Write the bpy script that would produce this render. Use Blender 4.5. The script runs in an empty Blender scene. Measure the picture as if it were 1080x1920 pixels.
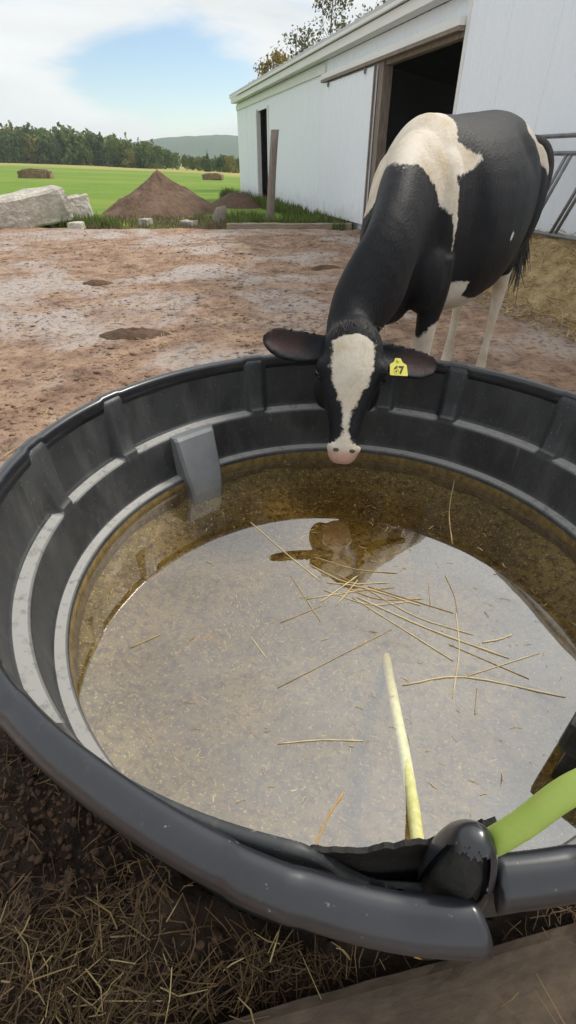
import bpy, math, random
import numpy as np
from mathutils import Vector, Matrix, Euler

random.seed(7)
RNG = np.random.default_rng(11)
R = math.radians
scene = bpy.context.scene
COL = scene.collection

# ------------------------------------------------------------------ camera
cam_d = bpy.data.cameras.new('camera')
cam = bpy.data.objects.new('camera', cam_d)
COL.objects.link(cam)
cam.location = (0, 0, 1.23)
cam.rotation_euler = (R(90 - 35.655), 0, 0)
cam_d.sensor_fit = 'VERTICAL'
cam_d.sensor_height = 36
cam_d.sensor_width = 36
cam_d.lens = 920 / 1920 * 36
cam_d.clip_start = 0.02
cam_d.clip_end = 9000
scene.camera = cam

# ------------------------------------------------------------------ light
SUN_EL, SUN_AZ = 48, 62          # degrees; azimuth clockwise from the view direction (+y)
world = bpy.data.worlds.new('World')
scene.world = world
world.use_nodes = True
wn = world.node_tree
wn.nodes.clear()


def wnode(t, **kw):
    n = wn.nodes.new(t)
    for k, v in kw.items():
        setattr(n, k, v)
    return n


wout = wnode('ShaderNodeOutputWorld')
wbg = wnode('ShaderNodeBackground')
sky = wnode('ShaderNodeTexSky')
sky.sky_type = 'NISHITA'
sky.sun_disc = False
sky.sun_elevation = R(SUN_EL)
sky.sun_rotation = R(SUN_AZ)
sky.air_density = 1.0
sky.ozone_density = 2.5
sky.dust_density = 0.1
wtc = wnode('ShaderNodeTexCoord')
# thin, streaky cloud: noise on the direction, squeezed in height
wmap = wnode('ShaderNodeMapping')
wmap.inputs['Scale'].default_value = (1.0, 1.0, 4.2)
wmap.inputs['Location'].default_value = (0.35, 0.1, 0.2)
wnz = wnode('ShaderNodeTexNoise')
wnz.inputs['Scale'].default_value = 3.4
wnz.inputs['Detail'].default_value = 9
wnz.inputs['Roughness'].default_value = 0.6
wnz.inputs['Distortion'].default_value = 0.7
wn.links.new(wtc.outputs['Generated'], wmap.inputs['Vector'])
wn.links.new(wmap.outputs['Vector'], wnz.inputs['Vector'])
# a break in the cloud low over the wood, where the blue shows
gap_az, gap_el = R(-10.5), R(5.4)
gv = (math.sin(gap_az) * math.cos(gap_el), math.cos(gap_az) * math.cos(gap_el), math.sin(gap_el))
wsub = wnode('ShaderNodeVectorMath', operation='SUBTRACT')
wsub.inputs[1].default_value = gv
wn.links.new(wtc.outputs['Generated'], wsub.inputs[0])
wscl = wnode('ShaderNodeVectorMath', operation='MULTIPLY')
wscl.inputs[1].default_value = (7.6, 7.6, 19.0)
wn.links.new(wsub.outputs[0], wscl.inputs[0])
wlen = wnode('ShaderNodeVectorMath', operation='LENGTH')
wn.links.new(wscl.outputs[0], wlen.inputs[0])
wgap = wnode('ShaderNodeMapRange', interpolation_type='SMOOTHSTEP')
wgap.inputs['From Min'].default_value = 0.25
wgap.inputs['From Max'].default_value = 1.7
wgap.inputs['To Min'].default_value = -0.38
wgap.inputs['To Max'].default_value = 0.26
wn.links.new(wlen.outputs['Value'], wgap.inputs['Value'])
wadd = wnode('ShaderNodeMath', operation='ADD')
wn.links.new(wnz.outputs['Fac'], wadd.inputs[0])
wn.links.new(wgap.outputs['Result'], wadd.inputs[1])
wcov = wnode('ShaderNodeMapRange', interpolation_type='SMOOTHSTEP')
wcov.inputs['From Min'].default_value = 0.36
wcov.inputs['From Max'].default_value = 0.70
wn.links.new(wadd.outputs[0], wcov.inputs['Value'])
# cloud brightness wanders a little
wnz2 = wnode('ShaderNodeTexNoise')
wnz2.inputs['Scale'].default_value = 4.5
wnz2.inputs['Detail'].default_value = 6
wn.links.new(wmap.outputs['Vector'], wnz2.inputs['Vector'])
wramp = wnode('ShaderNodeMapRange')
wramp.inputs['From Min'].default_value = 0.3
wramp.inputs['From Max'].default_value = 0.7
wramp.inputs['To Min'].default_value = 5.7
wramp.inputs['To Max'].default_value = 7.0
wn.links.new(wnz2.outputs['Fac'], wramp.inputs['Value'])
wdot = wnode('ShaderNodeVectorMath', operation='DOT_PRODUCT')
wdot.inputs[1].default_value = (math.sin(R(SUN_AZ)) * math.cos(R(SUN_EL)), math.cos(R(SUN_AZ)) * math.cos(R(SUN_EL)), math.sin(R(SUN_EL)))
wn.links.new(wtc.outputs['Generated'], wdot.inputs[0])
wglow = wnode('ShaderNodeMapRange', interpolation_type='SMOOTHSTEP')
for k_, v_ in zip(('From Min', 'From Max', 'To Min', 'To Max'), (0.55, 1.0, 1.0, 1.9)):
    wglow.inputs[k_].default_value = v_
wn.links.new(wdot.outputs['Value'], wglow.inputs['Value'])
wmul = wnode('ShaderNodeMath', operation='MULTIPLY')
wn.links.new(wramp.outputs['Result'], wmul.inputs[0])
wn.links.new(wglow.outputs['Result'], wmul.inputs[1])
wcc = wnode('ShaderNodeVectorMath', operation='SCALE')
wcc.inputs[0].default_value = (0.965, 0.99, 1.0)
wn.links.new(wmul.outputs[0], wcc.inputs['Scale'])
wmix = wnode('ShaderNodeMix', data_type='RGBA')
wn.links.new(wcov.outputs['Result'], wmix.inputs['Factor'])
wn.links.new(sky.outputs['Color'], wmix.inputs['A'])
wn.links.new(wcc.outputs[0], wmix.inputs['B'])
wn.links.new(wmix.outputs['Result'], wbg.inputs['Color'])
wbg.inputs['Strength'].default_value = 0.105
wn.links.new(wbg.outputs[0], wout.inputs['Surface'])

sun_d = bpy.data.lights.new('sun', 'SUN')
sun_d.energy = 2.0
sun_d.angle = R(10)
sun_d.color = (1.0, 0.93, 0.83)
sun = bpy.data.objects.new('sun', sun_d)
COL.objects.link(sun)
sdir = Vector((math.sin(R(SUN_AZ)) * math.cos(R(SUN_EL)), math.cos(R(SUN_AZ)) * math.cos(R(SUN_EL)), math.sin(R(SUN_EL))))
sun.rotation_euler = (-sdir).to_track_quat('-Z', 'Y').to_euler()
sun.location = (20, 10, 30)

scene.view_settings.view_transform = 'Standard'
scene.view_settings.look = 'None'
scene.view_settings.exposure = 0.45
scene.view_settings.gamma = 1.0
scene.view_settings.use_curve_mapping = False
scene.render.engine = 'CYCLES'
scene.cycles.max_bounces = 10
scene.cycles.transparent_max_bounces = 16
scene.cycles.volume_bounces = 1
scene.cycles.use_denoising = True


# ------------------------------------------------------------------ noise in numpy
def _hash(ix, iy, iz, seed):
    h = (ix.astype(np.int64) * 374761393 + iy.astype(np.int64) * 668265263 + iz.astype(np.int64) * 2147483647 + seed * 974711) & 0xffffffff
    h = ((h ^ (h >> 13)) * 1274126177) & 0xffffffff
    return ((h ^ (h >> 16)) & 0xffff) / 65535.0


def vnoise(x, y, z=None, seed=0):
    x = np.asarray(x, float)
    y = np.asarray(y, float)
    z = np.zeros_like(x) if z is None else np.asarray(z, float)
    x0, y0, z0 = np.floor(x), np.floor(y), np.floor(z)
    fx, fy, fz = x - x0, y - y0, z - z0
    fx, fy, fz = [f * f * (3 - 2 * f) for f in (fx, fy, fz)]
    r = 0
    for dx in (0, 1):
        for dy in (0, 1):
            for dz in (0, 1):
                w = (fx if dx else 1 - fx) * (fy if dy else 1 - fy) * (fz if dz else 1 - fz)
                r = r + w * _hash(x0 + dx, y0 + dy, z0 + dz, seed)
    return r * 2 - 1


def fbm(x, y, z=None, oct=4, seed=0, gain=0.5):
    a, s, t = 1.0, 0, 0
    x = np.asarray(x, float)
    y = np.asarray(y, float)
    zz = np.zeros_like(x) if z is None else np.asarray(z, float)
    for o in range(oct):
        s = s + a * vnoise(x * 2 ** o + 17.3 * o, y * 2 ** o - 9.1 * o, zz * 2 ** o + 3.7 * o, seed + o)
        t += a
        a *= gain
    return s / t


def sstep(a, b, x):
    t = np.clip((np.asarray(x, float) - a) / (b - a), 0, 1)
    return t * t * (3 - 2 * t)


# ------------------------------------------------------------------ object helpers
def tag(o, label=None, cat=None, group=None, kind=None):
    if label: o['label'] = label
    if cat: o['category'] = cat
    if group: o['group'] = group
    if kind: o['kind'] = kind
    return o


def empty(name, loc=(0, 0, 0), rz=0.0):
    o = bpy.data.objects.new(name, None)
    COL.objects.link(o)
    o.location = loc
    o.rotation_euler = (0, 0, rz)
    o.empty_display_size = 0.1
    return o


def mesh(name, v, f, m=None, smooth=False):
    me = bpy.data.meshes.new(name)
    me.from_pydata([tuple(map(float, p)) for p in v], [], [tuple(map(int, q)) for q in f])
    if m: me.materials.append(m)
    if smooth:
        me.polygons.foreach_set('use_smooth', [True] * len(me.polygons))
    me.update()
    return me


def obj(name, v, f, m=None, parent=None, smooth=False):
    return link(name, mesh(name, v, f, m, smooth), parent)


def link(name, me, parent=None):
    o = bpy.data.objects.new(name, me)
    COL.objects.link(o)
    o.parent = parent
    return o


class MB:
    """collects shapes into one mesh"""
    def __init__(s):
        s.v, s.f = [], []

    def add(s, v, f):
        n = len(s.v)
        s.v += [tuple(p) for p in v]
        s.f += [tuple(i + n for i in q) for q in f]
        return s

    def box(s, a, b, jit=0.0, bev=0.0):
        (x0, y0, z0), (x1, y1, z1) = a, b
        if bev <= 0:
            v = [(x0, y0, z0), (x1, y0, z0), (x1, y1, z0), (x0, y1, z0), (x0, y0, z1), (x1, y0, z1), (x1, y1, z1), (x0, y1, z1)]
            f = [(3, 2, 1, 0), (4, 5, 6, 7), (0, 1, 5, 4), (1, 2, 6, 5), (2, 3, 7, 6), (3, 0, 4, 7)]
            return s.add(v, f)
        import bmesh
        bm = bmesh.new()
        bmesh.ops.create_cube(bm, size=1)
        for q in bm.verts:
            q.co = Vector(((x0 + x1) / 2 + q.co.x * (x1 - x0), (y0 + y1) / 2 + q.co.y * (y1 - y0), (z0 + z1) / 2 + q.co.z * (z1 - z0)))
        bmesh.ops.bevel(bm, geom=bm.edges[:], offset=bev, segments=2, affect='EDGES', profile=0.6)
        bm.verts.index_update()
        s.add([tuple(q.co) for q in bm.verts], [tuple(q.index for q in p.verts) for p in bm.faces])
        bm.free()
        return s

    def tube(s, pts, rad, n=10, cap=True):
        pts = [Vector(p) for p in pts]
        rad = [rad] * len(pts) if not hasattr(rad, '__len__') else list(rad)
        rings = []
        up = None
        for i, p in enumerate(pts):
            t = (pts[min(i + 1, len(pts) - 1)] - pts[max(i - 1, 0)]).normalized()
            if up is None:
                up = Vector((0, 0, 1)) if abs(t.z) < 0.9 else Vector((1, 0, 0))
            a = t.cross(up).normalized()
            up = a.cross(t).normalized()
            rings.append([p + (a * math.cos(k * 2 * math.pi / n) + up * math.sin(k * 2 * math.pi / n)) * rad[i] for k in range(n)])
        return s.loft(rings, cap)

    def loft(s, rings, cap=True):
        n = len(rings[0])
        v = [tuple(p) for r in rings for p in r]
        f = []
        for i in range(len(rings) - 1):
            for k in range(n):
                f.append((i * n + k, i * n + (k + 1) % n, (i + 1) * n + (k + 1) % n, (i + 1) * n + k))
        if cap:
            f.append(tuple(range(n))[::-1])
            f.append(tuple((len(rings) - 1) * n + k for k in range(n)))
        return s.add(v, f)

    def build(s, name, m=None, parent=None, smooth=False):
        return obj(name, s.v, s.f, m, parent, smooth)


def spline(pts, n):
    """Catmull-Rom through pts"""
    P = [np.array(p, float) for p in pts]
    P = [2 * P[0] - P[1]] + P + [2 * P[-1] - P[-2]]
    out = []
    segs = len(P) - 3
    for i in range(n):
        u = i / (n - 1) * segs
        k = min(int(u), segs - 1)
        t = u - k
        a, b, c, d = P[k:k + 4]
        out.append(0.5 * (2 * b + (c - a) * t + (2 * a - 5 * b + 4 * c - d) * t * t + (3 * b - a - 3 * c + d) * t ** 3))
    return out


# ------------------------------------------------------------------ materials
class NT:
    def __init__(s, name):
        s.m = bpy.data.materials.new(name)
        s.m.use_nodes = True
        s.t = s.m.node_tree
        s.t.nodes.clear()
        s.out = s.n('ShaderNodeOutputMaterial')
        s.tc = s.n('ShaderNodeTexCoord')

    def n(s, t, **kw):
        q = s.t.nodes.new(t)
        for k, v in kw.items():
            if k.startswith('i_'):
                q.inputs[k[2:].replace('_', ' ')].default_value = v
            else:
                setattr(q, k, v)
        return q

    def l(s, a, b):
        s.t.links.new(a, b)

    def noise(s, scale, detail=5, rough=0.55, dist=0.0, coord='Object', stretch=None, vec=None):
        q = s.n('ShaderNodeTexNoise')
        q.inputs['Scale'].default_value = scale
        q.inputs['Detail'].default_value = detail
        q.inputs['Roughness'].default_value = rough
        q.inputs['Distortion'].default_value = dist
        src = vec if vec is not None else s.tc.outputs[coord]
        if stretch:
            mp = s.n('ShaderNodeMapping')
            mp.inputs['Scale'].default_value = stretch
            s.l(src, mp.inputs['Vector'])
            src = mp.outputs['Vector']
        s.l(src, q.inputs['Vector'])
        return q.outputs['Fac']

    def ramp(s, fac, stops):
        q = s.n('ShaderNodeValToRGB')
        e = q.color_ramp.elements
        e[0].position, e[0].color = stops[0][0], (*stops[0][1], 1)
        e[1].position, e[1].color = stops[-1][0], (*stops[-1][1], 1)
        for p, c in stops[1:-1]:
            x = e.new(p)
            x.color = (*c, 1)
        s.l(fac, q.inputs['Fac'])
        return q.outputs['Color']

    def mr(s, fac, a, b, c=0.0, d=1.0, smooth=True):
        q = s.n('ShaderNodeMapRange')
        if smooth: q.interpolation_type = 'SMOOTHSTEP'
        for k, v in zip(('From Min', 'From Max', 'To Min', 'To Max'), (a, b, c, d)):
            q.inputs[k].default_value = v
        s.l(fac, q.inputs['Value'])
        return q.outputs['Result']

    def mix(s, fac, a, b, blend='MIX'):
        q = s.n('ShaderNodeMix', data_type='RGBA', blend_type=blend)
        for val, key in ((fac, 'Factor'), (a, 'A'), (b, 'B')):
            if isinstance(val, (int, float)):
                q.inputs[key].default_value = val
            elif isinstance(val, tuple):
                q.inputs[key].default_value = (*val, 1)
            else:
                s.l(val, q.inputs[key])
        return q.outputs['Result']

    def math(s, op, a, b=0.0, clamp=False):
        q = s.n('ShaderNodeMath', operation=op, use_clamp=clamp)
        for i, val in enumerate((a, b)):
            if isinstance(val, (int, float)):
                q.inputs[i].default_value = val
            else:
                s.l(val, q.inputs[i])
        return q.outputs[0]

    def bump(s, h, strength=0.3, dist=0.01, normal=None):
        q = s.n('ShaderNodeBump')
        q.inputs['Strength'].default_value = strength
        q.inputs['Distance'].default_value = dist
        s.l(h, q.inputs['Height'])
        if normal is not None: s.l(normal, q.inputs['Normal'])
        return q.outputs['Normal']

    def bsdf(s, color, rough=0.7, normal=None, spec=0.5, metal=0.0, sheen=0.0, coat=0.0):
        q = s.n('ShaderNodeBsdfPrincipled')
        if isinstance(color, tuple):
            q.inputs['Base Color'].default_value = (*color, 1)
        else:
            s.l(color, q.inputs['Base Color'])
        if isinstance(rough, (int, float)):
            q.inputs['Roughness'].default_value = rough
        else:
            s.l(rough, q.inputs['Roughness'])
        q.inputs['Specular IOR Level'].default_value = spec
        q.inputs['Metallic'].default_value = metal
        q.inputs['Sheen Weight'].default_value = sheen
        q.inputs['Coat Weight'].default_value = coat
        if normal is not None: s.l(normal, q.inputs['Normal'])
        s.l(q.outputs[0], s.out.inputs['Surface'])
        return q

    def attr(s, name, out='Fac'):
        q = s.n('ShaderNodeAttribute')
        q.attribute_name = name
        return q.outputs[out]


M = {}


def simple(name, c1, c2, scale, rough=0.75, bs=0.3, bd=0.01, detail=6, spec=0.4, metal=0.0, stretch=None, lo=0.3, hi=0.7, coord='Object'):
    k = NT(name)
    f = k.noise(scale, detail, coord=coord, stretch=stretch)
    f2 = k.noise(scale * 4.3, detail, coord=coord, stretch=stretch)
    col = k.ramp(f, [(lo, c1), (hi, c2)])
    col = k.mix(0.35, col, k.ramp(f2, [(lo, c1), (hi, c2)]))
    k.bsdf(col, rough, k.bump(f2, bs, bd), spec, metal)
    M[name] = k.m
    return k.m


def make_materials():
    # --- trampled manure yard: orange brown litter, pinkish dried crust, dark wet clods
    k = NT('mud')
    n1 = k.noise(0.55, 6, 0.6, 0.4)
    n2 = k.noise(3.2, 7, 0.65, 0.3)
    n3 = k.noise(17, 6, 0.7)
    n4 = k.noise(60, 5, 0.7)
    c = k.ramp(n2, [(0.3, (0.12, 0.068, 0.045)), (0.46, (0.33, 0.207, 0.14)), (0.6, (0.46, 0.305, 0.205)), (0.75, (0.56, 0.425, 0.325))])
    pale = k.mix(n3, (0.42, 0.34, 0.30), (0.58, 0.50, 0.45))
    c = k.mix(k.mr(n1, 0.47, 0.6, 0, 0.85), c, pale)
    c = k.mix(k.mr(n3, 0.36, 0.5, 0.75, 0), c, (0.095, 0.052, 0.036))
    c = k.mix(k.mr(n4, 0.55, 0.75, 0, 0.5), c, (0.55, 0.42, 0.29))
    wet = k.attr('wet')
    dark = k.ramp(n2, [(0.3, (0.012, 0.0075, 0.005)), (0.55, (0.05, 0.03, 0.019)), (0.75, (0.14, 0.1, 0.078))])
    c = k.mix(wet, c, dark)
    hsum = k.math('ADD', n3, k.math('MULTIPLY', n4, 0.5))
    rough = k.mr(n1, 0.47, 0.62, 0.8, 0.32)
    k.bsdf(c, rough, k.bump(hsum, 0.85, 0.05), 0.3)
    M['mud'] = k.m
    # --- mown hay field
    k = NT('grass_field')
    n1 = k.noise(0.05, 5, 0.55, stretch=(0.35, 1.6, 1))
    n2 = k.noise(0.6, 6, 0.65, stretch=(0.6, 1.5, 1))
    n3 = k.noise(7, 5, 0.7)
    c = k.ramp(n2, [(0.3, (0.085, 0.175, 0.018)), (0.7, (0.165, 0.265, 0.032))])
    c = k.mix(k.mr(n1, 0.45, 0.65, 0, 0.55), c, (0.27, 0.28, 0.06))
    c = k.mix(k.mr(n3, 0.45, 0.7, 0, 0.45), c, (0.27, 0.3, 0.09))
    c = k.mix(k.mr(k.noise(0.9, 5, 0.6, stretch=(0.12, 1.0, 1)), 0.45, 0.7, 0, 0.5), c, (0.1, 0.17, 0.02))
    c = k.mix(k.attr('dry'), c, (0.4, 0.33, 0.12))
    k.bsdf(c, 0.9, k.bump(n3, 0.5, 0.05), 0.15)
    M['grass_field'] = k.m
    simple('far_hill', (0.018, 0.045, 0.024), (0.05, 0.085, 0.042), 0.03, 0.95, 0.6, 6.0, spec=0.05, detail=9)
    # --- foliage
    for nm, a, b in (('leaf_dark', (0.05, 0.085, 0.03), (0.12, 0.165, 0.055)), ('leaf_mid', (0.075, 0.12, 0.03), (0.18, 0.215, 0.065)),
                     ('leaf_olive', (0.14, 0.135, 0.035), (0.3, 0.26, 0.08)), ('leaf_gold', (0.2, 0.14, 0.035), (0.36, 0.28, 0.09)),
                     ('leaf_grey', (0.1, 0.105, 0.05), (0.2, 0.19, 0.1)), ('weed', (0.07, 0.12, 0.025), (0.2, 0.24, 0.07)), ('weed_dry', (0.1, 0.075, 0.045), (0.28, 0.22, 0.14))):
        k = NT(nm)
        geo = k.n('ShaderNodeNewGeometry')
        f = k.math('ADD', k.math('MULTIPLY', geo.outputs['Random Per Island'], 0.6), k.math('MULTIPLY', k.noise(0.35 if nm.startswith('leaf') else 3, 4), 0.4))
        c = k.ramp(f, [(0.15, a), (0.85, b)])
        k.bsdf(c, 0.75, None, 0.2)
        q = k.t.nodes['Principled BSDF']
        tr = k.n('ShaderNodeBsdfTranslucent')
        k.l(c, tr.inputs['Color'])
        mx = k.n('ShaderNodeMixShader')
        mx.inputs[0].default_value = 0.3
        k.l(q.outputs[0], mx.inputs[1])
        k.l(tr.outputs[0], mx.inputs[2])
        k.l(mx.outputs[0], k.out.inputs['Surface'])
        M[nm] = k.m
    simple('bark', (0.06, 0.045, 0.035), (0.2, 0.16, 0.13), 6, 0.9, 0.6, 0.03, stretch=(3, 3, 0.6))
    # --- barn
    k = NT('white_siding')
    n1 = k.noise(0.7, 5, 0.6)
    n2 = k.noise(9, 5, 0.6, stretch=(2.5, 2.5, 0.25))
    c = k.mix(k.mr(n2, 0.45, 0.75, 0, 0.3), (0.84, 0.895, 0.96), (0.77, 0.825, 0.88))
    c = k.mix(k.mr(n1, 0.4, 0.7, 0, 0.2), c, (0.80, 0.85, 0.91))
    sep = k.n('ShaderNodeSeparateXYZ')
    k.l(k.tc.outputs['Object'], sep.inputs[0])
    low = k.math('ADD', sep.outputs['Z'], k.math('MULTIPLY', k.noise(3.5, 6, 0.65), 0.9))
    c = k.mix(k.mr(low, 0.35, 1.0, 0.45, 0), c, (0.4, 0.36, 0.31))      # splashed dirt near the ground
    k.bsdf(c, 0.5, k.bump(n1, 0.12, 0.02), 0.4)
    M['white_siding'] = k.m
    simple('white_trim', (0.7, 0.71, 0.7), (0.82, 0.82, 0.81), 3, 0.5, 0.1, 0.004, stretch=(0.4, 3, 3))
    simple('roof_metal', (0.42, 0.43, 0.43), (0.56, 0.57, 0.57), 2, 0.45, 0.1, 0.01, metal=0.4)
    simple('weathered_wood', (0.13, 0.105, 0.085), (0.36, 0.3, 0.25), 9, 0.85, 0.5, 0.01, stretch=(6, 6, 0.5))
    simple('weathered_plank', (0.15, 0.115, 0.085), (0.4, 0.32, 0.25), 9, 0.8, 0.4, 0.006, stretch=(0.5, 6, 6))
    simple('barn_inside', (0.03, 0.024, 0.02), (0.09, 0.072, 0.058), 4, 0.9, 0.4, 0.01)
    simple('dark_steel', (0.05, 0.05, 0.05), (0.12, 0.11, 0.1), 6, 0.5, 0.2, 0.004, metal=0.5)
    simple('galvanised', (0.12, 0.13, 0.135), (0.3, 0.31, 0.32), 14, 0.5, 0.2, 0.003, metal=0.6)
    # --- yard things
    simple('dirt', (0.08, 0.05, 0.034), (0.21, 0.14, 0.1), 2.4, 0.95, 0.8, 0.05, spec=0.15)
    simple('concrete', (0.3, 0.27, 0.23), (0.72, 0.68, 0.6), 3.2, 0.9, 0.9, 0.06, spec=0.2)
    simple('stone', (0.2, 0.18, 0.16), (0.5, 0.46, 0.42), 5, 0.9, 0.5, 0.02, spec=0.2)
    simple('manure', (0.05, 0.03, 0.018), (0.15, 0.088, 0.055), 9, 0.85, 0.7, 0.02, spec=0.25)
    simple('bale', (0.15, 0.1, 0.065), (0.34, 0.25, 0.17), 5, 0.95, 0.8, 0.05, spec=0.1)
    simple('straw_bed', (0.2, 0.14, 0.075), (0.48, 0.37, 0.2), 6, 0.95, 0.8, 0.04, spec=0.1)
    for nm, a, b in (('straw', (0.25, 0.165, 0.07), (0.55, 0.42, 0.21)), ('straw_brown', (0.035, 0.02, 0.01), (0.2, 0.125, 0.055)), ('straw_pale', (0.5, 0.39, 0.19), (0.75, 0.62, 0.38)), ('straw_orange', (0.45, 0.24, 0.06), (0.62, 0.38, 0.12))):
        k = NT(nm)
        geo = k.n('ShaderNodeNewGeometry')
        f = k.math('ADD', k.math('MULTIPLY', geo.outputs['Random Per Island'], 0.75), k.math('MULTIPLY', k.noise(40, 3), 0.25))
        k.bsdf(k.ramp(f, [(0.1, a), (0.9, b)]), 0.6, None, 0.35)
        M[nm] = k.m
    simple('yellow_husk', (0.3, 0.18, 0.03), (0.5, 0.33, 0.08), 30, 0.6, 0.3, 0.003)
    # --- tank plastic: black polyethylene, scuffed and filmed with dust
    k = NT('tank_plastic')
    n1 = k.noise(5, 6, 0.65)
    n2 = k.noise(38, 6, 0.7)
    n3 = k.noise(9, 6, 0.7, stretch=(1, 1, 0.25))
    sp = k.noise(170, 2, 0.5)
    c = k.ramp(n1, [(0.3, (0.016, 0.0178, 0.0205)), (0.7, (0.04, 0.0425, 0.0445))])
    c = k.mix(k.mr(n3, 0.45, 0.75, 0.0, 0.6), c, (0.095, 0.096, 0.094))
    c = k.mix(k.mr(sp, 0.66, 0.74, 0, 0.45), c, (0.26, 0.25, 0.23))
    scr = k.noise(55, 3, 0.6, stretch=(1, 1, 0.06))
    c = k.mix(k.mr(scr, 0.66, 0.72, 0, 0.35), c, (0.16, 0.16, 0.155))
    spl = k.noise(14, 7, 0.75, 0.6)
    c = k.mix(k.mr(spl, 0.6, 0.72, 0, 0.4), c, (0.15, 0.125, 0.095))
    geo = k.n('ShaderNodeNewGeometry')
    sepn = k.n('ShaderNodeSeparateXYZ')
    k.l(geo.outputs['True Normal'], sepn.inputs[0])
    dust = k.math('MULTIPLY', k.mr(sepn.outputs['Z'], 0.55, 0.95), k.attr('ledge'))
    dust = k.math('MULTIPLY', dust, k.mr(n2, 0.3, 0.5, 0.45, 1.0))
    c = k.mix(dust, c, (0.29, 0.287, 0.272))          # settled dust and lime on the ledges
    k.bsdf(c, k.mr(n1, 0.3, 0.7, 0.42, 0.6), k.bump(n2, 0.1, 0.004), 0.5)
    M['tank_plastic'] = k.m
    k = NT('rim_plastic')
    n1 = k.noise(7, 6, 0.65)
    n2 = k.noise(120, 3, 0.6)
    n3 = k.noise(30, 6, 0.75)
    c = k.ramp(n1, [(0.3, (0.009, 0.0105, 0.014)), (0.7, (0.02, 0.022, 0.028))])
    c = k.mix(k.mr(n2, 0.68, 0.74, 0, 0.5), c, (0.3, 0.29, 0.27))
    c = k.mix(k.mr(n3, 0.58, 0.8, 0, 0.45), c, (0.12, 0.11, 0.1))
    q = k.bsdf(c, k.mr(n3, 0.3, 0.7, 0.3, 0.45), k.bump(n3, 0.05, 0.002), 0.5, coat=0.5)
    q.inputs['Coat Roughness'].default_value = 0.15
    q.inputs['Coat IOR'].default_value = 1.5
    M['rim_plastic'] = k.m
    simple('torn_plastic', (0.008, 0.008, 0.008), (0.03, 0.028, 0.025), 30, 0.75, 0.6, 0.006, spec=0.3)
    simple('grey_plastic', (0.16, 0.168, 0.18), (0.23, 0.24, 0.252), 7, 0.42, 0.08, 0.003, spec=0.5)
    simple('float_plastic', (0.016, 0.016, 0.016), (0.06, 0.06, 0.055), 16, 0.5, 0.3, 0.003)
    # --- silt and algae on the tank floor
    k = NT('silt')
    n1 = k.noise(5, 6, 0.6)
    n2 = k.noise(42, 6, 0.75)
    n3 = k.noise(130, 4, 0.7)
    c = k.ramp(n1, [(0.3, (0.135, 0.105, 0.035)), (0.7, (0.30, 0.235, 0.09))])
    c = k.mix(k.mr(n2, 0.46, 0.6, 0, 0.85), c, (0.085, 0.05, 0.012))
    c = k.mix(k.mr(n3, 0.55, 0.68, 0, 0.75), c, (0.66, 0.53, 0.29))
    k.bsdf(c, 0.9, k.bump(n2, 0.5, 0.01), 0.2)
    M['silt'] = k.m
    # --- brown slime on the walls below the water line
    simple('algae_wall', (0.07, 0.046, 0.014), (0.3, 0.21, 0.075), 40, 0.9, 0.4, 0.006)
    # --- trough water: brown, with mirror reflectance raised above that of plain water
    k = NT('water')
    n1 = k.noise(3.5, 3, 0.5)
    nb = k.bump(n1, 0.04, 0.01)
    gl = k.n('ShaderNodeBsdfGlossy')
    gl.inputs['Roughness'].default_value = 0.012
    gl.inputs['Color'].default_value = (0.97, 0.97, 0.97, 1)
    k.l(nb, gl.inputs['Normal'])
    tr = k.n('ShaderNodeBsdfTransparent')
    fr = k.n('ShaderNodeFresnel')
    fr.inputs['IOR'].default_value = 2.75
    k.l(nb, fr.inputs['Normal'])
    mx = k.n('ShaderNodeMixShader')
    gq = k.n('ShaderNodeNewGeometry')
    k.l(k.math('MULTIPLY', fr.outputs[0], k.math('SUBTRACT', 1.0, gq.outputs['Backfacing'])), mx.inputs[0])
    k.l(tr.outputs[0], mx.inputs[1])
    k.l(gl.outputs[0], mx.inputs[2])
    k.l(mx.outputs[0], k.out.inputs['Surface'])
    va = k.n('ShaderNodeVolumeAbsorption')
    va.inputs['Color'].default_value = (0.66, 0.5, 0.12, 1)
    va.inputs['Density'].default_value = 4.2
    k.l(va.outputs[0], k.out.inputs['Volume'])
    M['water'] = k.m
    # --- hose
    k = NT('hose')
    n1 = k.noise(18, 5, 0.6)
    n2 = k.noise(90, 4, 0.7)
    c = k.mix(k.mr(n1, 0.4, 0.7), (0.34, 0.46, 0.085), (0.44, 0.56, 0.125))
    c = k.mix(k.mr(n2, 0.56, 0.7, 0, 0.45), c, (0.5, 0.42, 0.14))
    c = k.mix(k.mr(k.noise(9, 6, 0.7), 0.5, 0.7, 0, 0.5), c, (0.24, 0.26, 0.07))
    k.bsdf(c, 0.42, k.bump(n2, 0.1, 0.002), 0.45)
    M['hose'] = k.m
    k = NT('hose_slimed')
    n2 = k.noise(70, 5, 0.75)
    c = k.mix(k.mr(n2, 0.35, 0.65), (0.58, 0.56, 0.2), (0.74, 0.71, 0.36))
    k.bsdf(c, 0.6, k.bump(n2, 0.3, 0.004), 0.3)
    M['hose_slimed'] = k.m
    # --- cow
    k = NT('cow_coat')
    n1 = k.noise(16, 5, 0.65)
    n2 = k.noise(75, 4, 0.7, stretch=(0.5, 1, 1))
    n3 = k.noise(6, 4, 0.6)
    fur = k.noise(240, 3, 0.6, stretch=(0.22, 1, 0.3))
    w = k.math('ADD', k.attr('white'), k.math('ADD', k.math('MULTIPLY', k.math('SUBTRACT', n1, 0.5), 0.035), k.math('MULTIPLY', k.math('SUBTRACT', n2, 0.5), 0.035)))
    fw = k.mr(w, -0.006, 0.006)
    black = k.ramp(n3, [(0.3, (0.0035, 0.004, 0.0055)), (0.7, (0.008, 0.0085, 0.0105))])
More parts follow.
